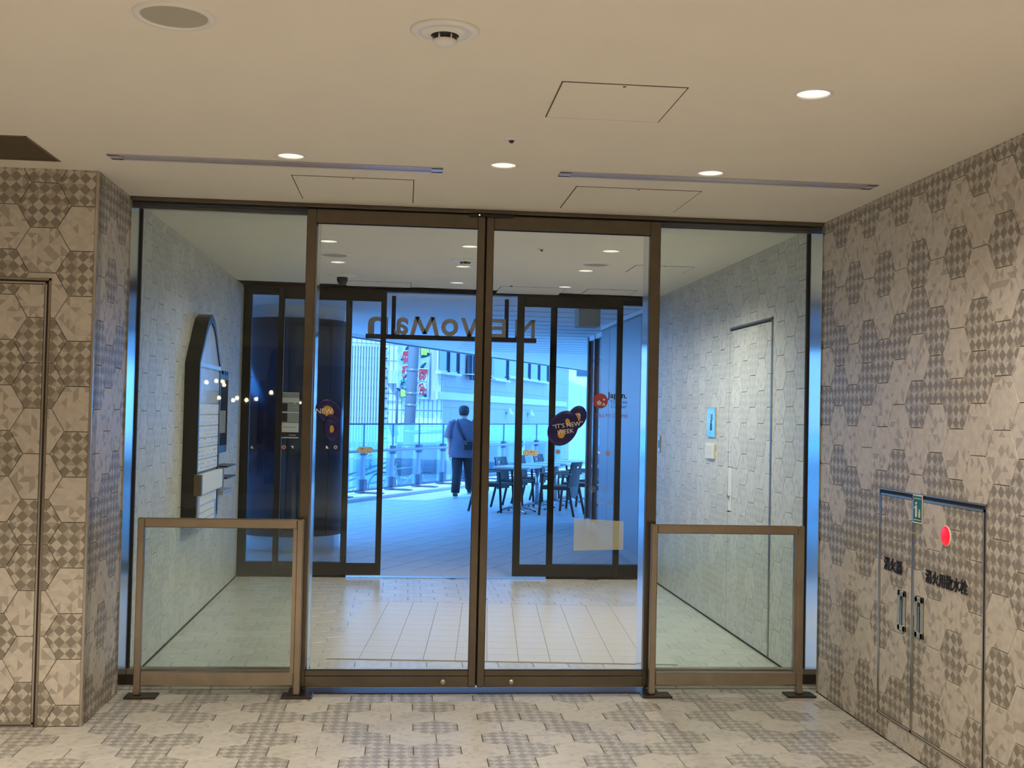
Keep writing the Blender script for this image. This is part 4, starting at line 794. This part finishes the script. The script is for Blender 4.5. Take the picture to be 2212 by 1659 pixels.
# ---- cafe tables and chairs
def table_proto():
    t = thing('cafe_table', (0, 0, 0), 'x', 'table', 'white square cafe tables on the terrace'); MB().box((-.3, -.3, .70), (.3, .3, .73), bev=.008).build('tabletop', 'table_top', t); MB().box((-.2, -.2, .685), (.2, .2, .70)).build('top_plate', 'table_leg', t)
    MB().tube([(0, 0, .06), (0, 0, .69)], .038, 16).build('pedestal', 'table_leg', t)
    for k in range(4):
        a = math.pi/4+k*math.pi/2; c, s = math.cos(a), math.sin(a); pts = [(c*r, s*r, z) for r, z in ((.0, .085), (.12, .078), (.24, .05), (.33, .018))]
        f = MB().tube(pts, [(.03, .022), (.03, .02), (.028, .014), (.022, .010)], 10).build('foot', 'table_leg', t); MB().lathe([(.022, 0), (.022, .012), (0, .014)], (c*.32, s*.32, 0), 10).build('glide', 'black', f)
    return t
def chair_proto():
    t = thing('terrace_chair', (0, 0, 0), 'x', 'chair', 'black armchairs around the cafe tables')     # faces +y
    MB().box((-.25, -.22, .415), (.25, .24, .46), bev=.012).build('seat', 'chair_black', t)
    m = MB(); n = 9; vs = []; fs = []                          # slightly curved back sheet with a grip hole
    H = [(.30, -.235), (.45, -.235), (.60, -.255), (.72, -.275), (.76, -.285), (.83, -.30)]
    for side in (0, .018):
        for z, y in H:
            for i in range(n): x = -.245+.49*i/(n-1); vs.append((x*(1-.06*(z-.3)), y-side+.05*(abs(x)/.225)**2*.6, z))
    L = len(H)*n
    for s in (0, 1):
        for j in range(len(H)-1):
            for i in range(n-1):
                if j == 3 and i in (3, 4): continue
                q = [s*L+j*n+i, s*L+j*n+i+1, s*L+(j+1)*n+i+1, s*L+(j+1)*n+i]; fs.append(q if s else q[::-1])
    for j in range(len(H)-1):
        for i in (0, n-1): fs.append([j*n+i, (j+1)*n+i, L+(j+1)*n+i, L+j*n+i])
    for j in (0, len(H)-1):
        for i in range(n-1): fs.append([j*n+i, j*n+i+1, L+j*n+i+1, L+j*n+i])
    m.add(vs, fs, 0); m.build('backrest', 'chair_black', t)
    for s in (-1, 1):
        MB().tube([(s*.25, .25, 0), (s*.245, .22, .44), (s*.25, .20, .64)], [(.016, .02), (.018, .022), (.016, .02)], 8).build('leg', 'chair_black', t); MB().tube([(s*.25, -.32, 0), (s*.235, -.22, .44)], [(.015, .02), (.018, .024)], 8).build('leg', 'chair_black', t)
        MB().box((s*.25-.024, -.27, .635), (s*.25+.024, .24, .66), bev=.008).build('armrest', 'arm_top', t); MB().box((s*.24-.012, -.22, .40), (s*.24+.012, .22, .44)).build('seat_rail', 'chair_black', t)
    return t
tp, cp = table_proto(), chair_proto(); T0 = Vector((1.80, 17.86, 0)); TS = DIR*.93; rz = math.atan2(DIR.y, DIR.x)-math.pi/2
tl_ = ['white square cafe table nearest the doorway, first of the row', 'second white square cafe table of the row from the doorway', 'third white square cafe table of the row from the doorway', 'farthest white square cafe table of the row']
for i in range(4):
    P = T0+TS*i; M = Matrix.Translation(P) @ Matrix.Rotation(rz, 4, 'Z')
    if i == 0: tp.matrix_basis = M; tp['label'] = tl_[0]
    else: clone(tp, M, tl_[i])
ord_ = ['first', 'second', 'third', 'farthest']; k = 0
for i in range(4):
    for s, wd in ((-1, 'balustrade'), (1, 'shop window')):
        P = T0+TS*i+NRM*(-.40 if s < 0 else .72); yaw = math.atan2(-s*NRM.y, -s*NRM.x)-math.pi/2+random.uniform(-.12, .12); M = Matrix.Translation(P) @ Matrix.Rotation(yaw, 4, 'Z'); l = 'black armchair on the %s side of the %s cafe table' % (wd, ord_[i])
        if k == 0: cp.matrix_basis = M; cp['label'] = l
        else: clone(cp, M, l)
        k += 1

# ================================================================== STREET BEYOND
struct('ground_street', MB().box((-25, 16, -.62), (40, 90, -.5)), 'asphalt', 'grey street beyond the balustrade')
CO = Vector((.98, 30, 0)); LD = Vector((.894, .447, 0)); RD = Vector((.335, .942, 0)); LN = Vector((.447, -.894, 0)); RN = Vector((.942, -.335, 0))
def LP(x, y, d=0): return PN(x, y, CO+LN*d, LN)
def RP(x, y, d=0): return PN(x, y, CO+RN*d, RN)
ML = frame(CO-LD*9+Vector((0, 0, -.5)), LD, Zu); MRt = frame(CO+Vector((0, 0, -.5)), RD, Zu)
def loc(M, p): return M.inverted() @ p
ob = thing('street_building', (CO.x, CO.y, -.5), 'pale tiled building across the street with shop banners', 'building')
MB().box((0, 0, -3), (9, 10, 0), M=Matrix()).build('left_wall', 'facade_slat', ob, ML @ Matrix(((1, 0, 0, 0), (0, 1, 0, 0), (0, 0, 1, 0), (0, 0, 0, 1))), lambda c: (c.x, c.y))
MB().box((0, 0, -3), (17, 10, 0)).build('right_wall', 'facade_tile', ob, MRt, lambda c: (c.x, c.y))
def rect(M, P, c, z0, z1, name, m, parent=ob, bev=0, label=None):       # a slab on a facade between two pixels
    a, b = loc(M, P(c[0], c[1])), loc(M, P(c[2], c[3])); return MB().box((a.x, b.y, z0), (b.x, a.y, z1)).build(name, m, parent, M, label=label)
def window(M, P, c, nm):
    a, b = loc(M, P(c[0], c[1])), loc(M, P(c[2], c[3])); w_ = MB().box((a.x, b.y, .02), (b.x, a.y, .06)).build('window', 'facade_plain', ob, M)
    for i in range(nm):
        x0 = a.x+(b.x-a.x)*i/nm; x1 = a.x+(b.x-a.x)*(i+1)/nm; MB().box((x0+.05, b.y+.06, .06), (x1-.05, a.y-.04, .07)).build('pane', 'window_glass', w_, M)
        MB().box((x1-.06, b.y, .06), (x1+.02, a.y, .12)).build('window_bar', 'rail_blue', w_, M)
    MB().box((a.x-.05, b.y-.06, .0), (b.x+.05, b.y, .16)).build('window_sill', 'facade_plain', w_, M)
window(MRt, RP, (943, 735, 985, 808), 2); window(MRt, RP, (1062, 745, 1092, 822), 1); window(MRt, RP, (1094, 752, 1180, 826), 4)
rect(ML, LP, (926, 690, 940, 864), .0, .30, 'grey_pier', 'facade_plain')
rect(MRt, RP, (941, 862, 1222, 868), .0, .05, 'string_course', 'facade_plain'); rect(ML, LP, (735, 862, 934, 868), .0, .05, 'string_course', 'facade_plain')
g = rect(MRt, RP, (1006, 765, 1024, 815), .05, .1, 'grille_window', 'shop_dark')
for k in range(4):
    a, b = loc(MRt, RP(1006, 765)), loc(MRt, RP(1024, 815)); x = a.x+(b.x-a.x)*(k+.5)/4; MB().box((x-.03, b.y-.1, .1), (x+.03, a.y+.1, .18)).build('bar', 'rail_blue', g, MRt)
rect(MRt, RP, (996, 808, 1030, 812), 0, .5, 'balcony_rail', 'soffit')
rect(MRt, RP, (945, 953, 1225, 1060), .0, .03, 'shop_front', 'window_glass')
for x in (960, 985, 1060, 1085, 1110, 1136, 1165, 1190): rect(MRt, RP, (x, 953, x+8, 1060), .03, .22, 'shop_pillar', 'pole_concrete' if x % 3 else 'facade_plain')
rect(ML, LP, (860, 955, 940, 1060), .0, .03, 'shop_front', 'shop_dark'); rect(ML, LP, (857, 955, 869, 1035), .03, .06, 'doorway', 'black')
rect(ML, LP, (837, 800, 858, 829), .0, .25, 'wall_cabinet', 'facade_plain')
for i in range(16):      # slat screen on the left wall
    a = loc(ML, LP(738+i*6, 745)); b = loc(ML, LP(738+i*6, 955)); MB().box((a.x-.025, b.y, .03), (a.x+.025, a.y, .09)).build('slat', 'facade_plain', ob, ML)
for i in range(10): a = loc(ML, LP(736, 748+i*22)); b = loc(ML, LP(834, 748+i*22)); MB().box((a.x, a.y-.02, .05), (b.x, a.y+.02, .08)).build('slat_rail', 'rail_blue', ob, ML)
# lit far wing at the street end
fwg = thing('far_building', (6.5, 52, -.5), 'sunlit white building at the end of the street', 'building')
MB().box((6.0, 52, -.5), (11, 56, 9)).build('wall', 'gravel', fwg)
for k in range(3): MB().box((6.6+k*1.3, 51.95, 3.4), (7.3+k*1.3, 52.02, 5)).build('window', 'window_glass', fwg)
# sconces
for x, y, l in ((1101, 890, 'left one of two white cone lamps on the tiled facade'), (1147, 893, 'right one of two white cone lamps on the tiled facade')):
    p = RP(x, y, .12); t = thing('wall_sconce', p, l, 'wall lamp', 'white cone wall lamps across the street'); MB().lathe([(.02, .12), (.13, -.07), (.12, -.08)], p, 16).build('shade', 'white_plastic', t); MB().tube([p, p-RN*.14], .03, 8).build('bracket', 'white_plastic', t)
# banners
def banner(x0, y0, x1, y1, rows, label):
    a, b = LP(x0, y0, .3), LP(x1, y1, .3); M = frame((a+b)/2, LD, Zu); ia = M.inverted() @ a; ib = M.inverted() @ b; hw, hh = (ib.x-ia.x)/2, (ia.z if False else (ia.y-ib.y))/2
    t = thing('shop_banner', (a+b)/2, label, 'banner', 'tall printed shop banners', M=M); MB().box((-hw, -hh, -.06), (hw, hh, 0)).build('panel', 'banner_base', t, M)
    m = MB()
    for q in range(9): cx, cy = random.uniform(-hw*.6, hw*.6), random.uniform(-hh*.9, hh*.9); m.prism(ell(cx, cy, random.uniform(.06, .16), random.uniform(.03, .06), random.uniform(0, 3), 10), 0, .006)
    m.build('painted_marks', 'banner_dark', t, M)
    for s, fx, fy, hgt, m_ in rows:
        w_ = hgt*(.62*len(s) if ord(s[0]) < 256 else .85*len(s)); P_ = M @ Matrix.Translation((fx*hw, fy*hh, 0))
        link('lettering_edge', fitmesh(textmesh(s, hgt, .004, 'ink_white' if 'red' in m_ else 'banner_dark', off=.045), w_*1.12, hgt*1.12), t, P_ @ Matrix.Translation((0, 0, .012))); link('lettering', fitmesh(textmesh(s, hgt, .004, m_, off=.022), w_, hgt), t, P_ @ Matrix.Translation((0, 0, .024)))
banner(861, 744, 888, 860, [('香', .15, .565, .31, 'banner_red'), ('楽', .10, .0, .31, 'banner_red'), ('横浜', 0, -.415, .12, 'cyan_board'), ('きた西', 0, -.58, .085, 'cyan_board'), ('B1', 0, -.82, .19, 'banner_lime')], 'tall banner with red characters left of the utility pole')
banner(899, 747, 926, 862, [('1F', .25, .80, .19, 'banner_lime'), ('厨', .0, -.10, .32, 'banner_red'), ('房', -.05, -.63, .32, 'banner_red')], 'tall banner with red characters right of the utility pole')
# cyan shop board low on the left
a, b = LP(768, 962, .5), LP(812, 1052, .5); M = frame((a+b)/2, LD, Zu); ia, ib = M.inverted() @ a, M.inverted() @ b; t = thing('shop_board', (a+b)/2, 'pale cyan standing shop board with blue brush lettering', 'sign', M=M)
MB().box((ia.x, ib.y, -.06), (ib.x, ia.y, 0)).build('panel', 'cyan_board', t, M)
for s, px in (('焼とり', 800), ('焼とん', 789)):
    for q, ch in enumerate(s): pp = M.inverted() @ LP(px+(0 if px > 795 else 0), (986 if px > 795 else 990)+q*11.5, .5); link('lettering', fitmesh(textmesh(ch, .12, .003, 'ink_blue', off=.004), None, .125), t, M @ Matrix.Translation((pp.x, pp.y, .006)))
# stair handrails
for k, (y0, y1) in enumerate(((1030, 1008), (1044, 1018), (1058, 1046))):
    a, b = LP(738, y0, 1.0), LP(838, y1-10, 1.0); l = ['upper', 'middle', 'lower'][k]; MB().tube([a, b], .022, 8).build('stair_handrail', 'rail_blue', None, label='%s dark blue stair handrail below the shop board' % l, cat='handrail', group='stair handrails across the street')
# utility pole
pb = PY(879, 1050, 27.5); pt = PY(897, 735, 27.5); a = Vector((pb.x-.03, 27.5, -.5)); ptop = a+(pt-pb)*1.9
up_ = thing('utility_pole', a, 'leaning grey concrete utility pole across the street', 'utility pole'); MB().tube([a, a+(pt-pb)*.95, ptop], [.14, .13, .11], 20).build('shaft', 'pole_concrete', up_)
ax = (pt-pb).normalized()
for f, r in ((.12, .145), (.33, .14), (.44, .138), (.62, .137), (.70, .136), (.86, .134), (1.12, .132)): q = a+(pt-pb)*f; MB().tube([q, q+ax*.06], r+.012, 20).build('band', 'rail_steel', up_)
q = a+(pt-pb)*.44; MB().tube([q, q+Vector((1.0, .1, .05))], .05, 8).build('side_arm', 'rail_steel', up_); q = a+(pt-pb)*.36; MB().tube([q+Vector((-.3, 0, 0)), q+Vector((-.3, 0, 1.3))], .03, 6).build('conduit', 'rail_blue', up_)
p = LP(853, 925, .6); t = thing('flood_light', p, 'small dark flood light on an arm at the pale wall', 'lamp'); MB().box((-.14, -.08, -.2), (.06, .08, .12), M=Matrix.Rotation(-.3, 4, 'Y'), bev=.02).build('head', 'rail_blue', t, Matrix.Translation(p)); MB().tube([p+Vector((.05, 0, .1)), p+Vector((.3, 0, .12)), p+Vector((.3, .6, .12))], .03, 8).build('arm', 'rail_blue', t)
# bicycle
bk = PZ(878, 1062, -.5); bk = Vector((bk.x*26/bk.y-.05, 26.2, -.5)); M = Matrix.Translation(bk) @ Matrix.Rotation(.25, 4, 'Z'); t = thing('bicycle', bk, 'parked bicycle at the foot of the utility pole', 'bicycle', M=M)
RX = Matrix.Rotation(math.pi/2, 4, 'X')
for x in (-.52, .52):
    wh = MB().torus(.32, .02, M @ Matrix.Translation((x, 0, .34)) @ RX, 28, 8).build('wheel', 'black', t); m = MB()
    for k in range(8): aa = k*math.pi/8; m.tube([(x-.31*math.cos(aa), 0, .34-.31*math.sin(aa)), (x+.31*math.cos(aa), 0, .34+.31*math.sin(aa))], .003, 4)
    m.build('spokes', 'rail_steel', wh, M)
m = MB()
for p_, q_ in (((-.52, 0, .34), (-.1, 0, .32)), ((-.52, 0, .34), (-.2, 0, .80)), ((-.1, 0, .32), (-.24, 0, .86)), ((-.1, 0, .32), (.36, 0, .78)), ((-.2, 0, .74), (.36, 0, .80))): m.tube([p_, q_], .018, 8)
m.build('frame', 'rail_steel', t, M); MB().tube([(.52, 0, .34), (.38, 0, .76), (.33, 0, 1.0)], .018, 8).build('fork', 'rail_steel', t, M); MB().tube([(.2, -.28, 1.02), (.33, -.1, 1.04), (.33, .1, 1.04), (.2, .28, 1.02)], .014, 8).build('handlebar', 'rail_steel', t, M); MB().tube([(-.38, 0, .90), (-.24, 0, .92), (-.1, 0, .90)], [(.10, .03), (.08, .035), (.03, .02)], 10).build('saddle', 'black', t, M); MB().box((.38, -.16, .74), (.66, .16, .96), bev=.02).build('basket', 'rail_blue', t, M)

# ================================================================== PERSON WALKING AWAY
PB = Vector((1.085, 20.85, 0)); MP = Matrix.Translation(PB) @ Matrix.Rotation(-.12, 4, 'Z')
def skin(name, J, E, m, parent=None, M=None, sub=2, **k):
    me = bpy.data.meshes.new(name); names = list(J); me.from_pydata([J[n][0] for n in names], [(names.index(a), names.index(b)) for a, b in E], [])
    o = bpy.data.objects.new('tmp', me); COL.objects.link(o); o.modifiers.new('s', 'SKIN'); sb = o.modifiers.new('b', 'SUBSURF'); sb.levels = sub; sb.render_levels = sub
    for i, n in enumerate(names):
        r = J[n][1]; d = me.skin_vertices[0].data[i]; d.radius = r if isinstance(r, tuple) else (r, r); d.use_root = (i == 0)
    bpy.context.view_layer.update(); dg = bpy.context.evaluated_depsgraph_get(); out = bpy.data.meshes.new_from_object(o.evaluated_get(dg)); bpy.data.objects.remove(o)
    out.name = name; out.materials.clear(); out.materials.append(MT[m]); out.polygons.foreach_set('use_smooth', [True]*len(out.polygons)); return link(name, out, parent, M, **k)
J = {'pelvis': ((0, 0, .90), (.13, .10)), 'spine': ((0, 0, 1.12), (.13, .10)), 'chest': ((0, 0, 1.30), (.14, .10)), 'neck': ((0, .01, 1.43), .055), 'headlow': ((0, .02, 1.50), (.07, .08)), 'head': ((0, .025, 1.57), (.08, .095)), 'crown': ((0, .02, 1.645), (.06, .07)), 'nose': ((0, .125, 1.545), .014)}
E_ = [('pelvis', 'spine'), ('spine', 'chest'), ('chest', 'neck'), ('neck', 'headlow'), ('headlow', 'head'), ('head', 'crown'), ('head', 'nose')]
LEG = {-1: ((-.10, -.03, .47), (-.115, -.17, .085)), 1: ((.10, .16, .50), (.115, .30, .14))}
for s, t_ in ((-1, 'l'), (1, 'r')):
    y = -.02 if s < 0 else .03
    J.update({'ear'+t_: ((s*.085, .02, 1.555), .018), 'sh'+t_: ((s*.18, 0, 1.355), .062), 'el'+t_: ((s*.262, -.02, 1.09), .045), 'wr'+t_: ((s*.268, y+.05, .87), .03), 'palm'+t_: ((s*.265, y+.07, .80), (.038, .02)), 'hip'+t_: ((s*.095, 0, .84), .095), 'kn'+t_: (LEG[s][0], .062), 'an'+t_: (LEG[s][1], .042), 'toe'+t_: ((LEG[s][1][0]+s*.01, LEG[s][1][1]+.14, LEG[s][1][2]-.055), .035)})
    E_ += [('head', 'ear'+t_), ('chest', 'sh'+t_), ('sh'+t_, 'el'+t_), ('el'+t_, 'wr'+t_), ('wr'+t_, 'palm'+t_), ('pelvis', 'hip'+t_), ('hip'+t_, 'kn'+t_), ('kn'+t_, 'an'+t_), ('an'+t_, 'toe'+t_)]
    for f, (dy, L) in enumerate(((-.030, .062), (-.010, .076), (.010, .080), (.028, .070))):
        px_, py_, pz_ = J['palm'+t_][0]; J['fa%s%d' % (t_, f)] = ((px_, py_+dy, pz_-.045), .0095); J['fb%s%d' % (t_, f)] = ((px_-s*.014, py_+dy*1.05+.006, pz_-.045-L*.6), .0085); J['fc%s%d' % (t_, f)] = ((px_-s*.032, py_+dy+.010, pz_-.045-L), .0075); E_ += [('palm'+t_, 'fa%s%d' % (t_, f)), ('fa%s%d' % (t_, f), 'fb%s%d' % (t_, f)), ('fb%s%d' % (t_, f), 'fc%s%d' % (t_, f))]
    px_, py_, pz_ = J['palm'+t_][0]; J['ta'+t_] = ((px_-s*.02, py_+.045, pz_-.01), .0105); J['tb'+t_] = ((px_-s*.035, py_+.058, pz_-.05), .0085); E_ += [('palm'+t_, 'ta'+t_), ('ta'+t_, 'tb'+t_)]
pe = skin('person', J, E_, 'skin', None, MP, label='person in grey blue t-shirt, dark cap and trousers walking away, seen from behind', cat='person')
# clothes
sh = MB().tube([(0, 0, .735), (0, 0, .80), (0, 0, 1.0), (0, 0, 1.18), (0, 0, 1.30), (0, 0, 1.375), (0, .005, 1.415), (0, .01, 1.435)], [(.248, .175), (.245, .172), (.240, .165), (.245, .158), (.238, .142), (.20, .115), (.13, .095), (.075, .078)], 24, caps=False).build('t_shirt', 'shirt', pe, MP)
for s in (-1, 1): MB().tube([(s*.14, 0, 1.365), (s*.20, 0, 1.345), (s*.245, -.005, 1.22), (s*.275, -.015, 1.085)], [(.075, .085), (.088, .095), (.092, .09), (.10, .092)], 16, caps=False).build('sleeve', 'shirt', pe, MP)
tr = MB().tube([(0, 0, .98), (0, 0, .90), (0, 0, .80), (0, 0, .74)], [(.18, .135), (.20, .15), (.205, .15), (.17, .13)], 20).build('trousers', 'trousers', pe, MP)
for s in (-1, 1): k_, a_ = LEG[s]; MB().tube([(s*.098, 0, .84), (s*.105, .02 if s > 0 else -.01, .68), k_, ((k_[0]+a_[0])/2, (k_[1]+a_[1])/2-.02, (k_[2]+a_[2])/2), (a_[0], a_[1]-.005, a_[2]+.02)], [(.11, .125), (.105, .115), (.09, .095), (.082, .085), (.078, .082)], 16).build('trouser_leg', 'trousers', tr, MP)
for s in (-1, 1):
    a_ = LEG[s][1]; tilt = Matrix.Translation((a_[0], a_[1], a_[2])) @ Matrix.Rotation(-.04 if s < 0 else .22, 4, 'X')
    sho = MB().tube([(0, -.085, -.035), (0, -.05, -.02), (0, .04, -.025), (0, .13, -.045), (0, .19, -.058)], [(.03, .03), (.045, .05), (.046, .048), (.048, .03), (.03, .016)], 14).build('shoe', 'shoe', pe, MP @ tilt)
    MB().box((-.048, -.095, -.085), (.048, .20, -.055), bev=.012).build('sole', 'shoe_sole', sho, MP @ tilt)
cp_ = MB().lathe([(.101, -.035), (.106, .0), (.104, .045), (.088, .085), (.055, .108), (0, .115)], (0, 0, 0), 24).build('cap', 'cap', pe, MP @ Matrix.Translation((0, .022, 1.585)) @ Matrix.Scale(.92, 4, (1, 0, 0)) @ Matrix.Scale(1.08, 4, (0, 1, 0)))
MB().prism([(-.085, .06), (.085, .06), (.075, .15), (.04, .19), (-.04, .19), (-.075, .15)], -.008, .0).build('brim', 'cap', cp_, MP @ Matrix.Translation((0, .022, 1.575)))
MB().lathe([(.078, -.075), (.092, -.05), (.097, -.02)], (0, 0, 0), 24).build('hair', 'hair', pe, MP @ Matrix.Translation((0, .012, 1.585)) @ Matrix.Scale(.93, 4, (1, 0, 0)))
bgM = MP; bag = thing('shoulder_bag', MP @ Vector((.14, -.24, .95)), 'black crossbody bag on the back of the walking person', 'bag')
MB().box((.02, -.285, .88), (.28, -.185, 1.06), bev=.03).build('body', 'bag', bag, bgM); MB().box((.03, -.30, .90), (.27, -.28, .99), bev=.008).build('pocket', 'bag', bag, bgM); MB().box((.06, -.303, .985), (.085, -.296, 1.02)).build('zip_tag', 'rail_steel', bag, bgM)
MB().tube([(-.10, .10, 1.41), (-.12, .03, 1.435), (-.115, -.09, 1.395), (-.09, -.163, 1.30), (-.02, -.178, 1.16), (.05, -.20, 1.05)], [(.022, .006)]*6, 8).build('strap', 'bag', bag, bgM)

# ================================================================== GLOBE PENDANTS FAR BEHIND THE VIEWER (seen as small reflections)
mat('globe_lit', (1, .9, .75), .4, emit=(1, .80, .52), es=45)
gp = None
for k, (x, y) in enumerate(((446, 826), (462, 822), (474, 830), (481, 824), (468, 859), (494, 864), (512, 860), (528, 864), (545, 861), (586, 848))):
    q = PY(x, y, 2*YS+6.4); P = Vector((q.x, -6.4-.25*(k % 3), q.z)); M = Matrix.Translation(P)
    if gp is None:
        gp = thing('globe_pendant', (0, 0, 0), 'small glowing globe pendant lamp in the hall behind the viewer', 'pendant lamp', 'globe pendants reflected in the left side panel')
        MB().lathe([(0, -.034), (.019, -.029), (.032, -.012), (.034, 0), (.032, .012), (.019, .029), (.012, .034)], n=20).build('globe', 'globe_lit', gp); MB().tube([(0, 0, .04), (0, 0, .62)], .004, 6).build('cord', 'black', gp); MB().lathe([(.014, .04), (.014, .075), (0, .075)], n=12).build('lamp_holder', 'black', gp); gp.matrix_basis = M
    else: clone(gp, M)
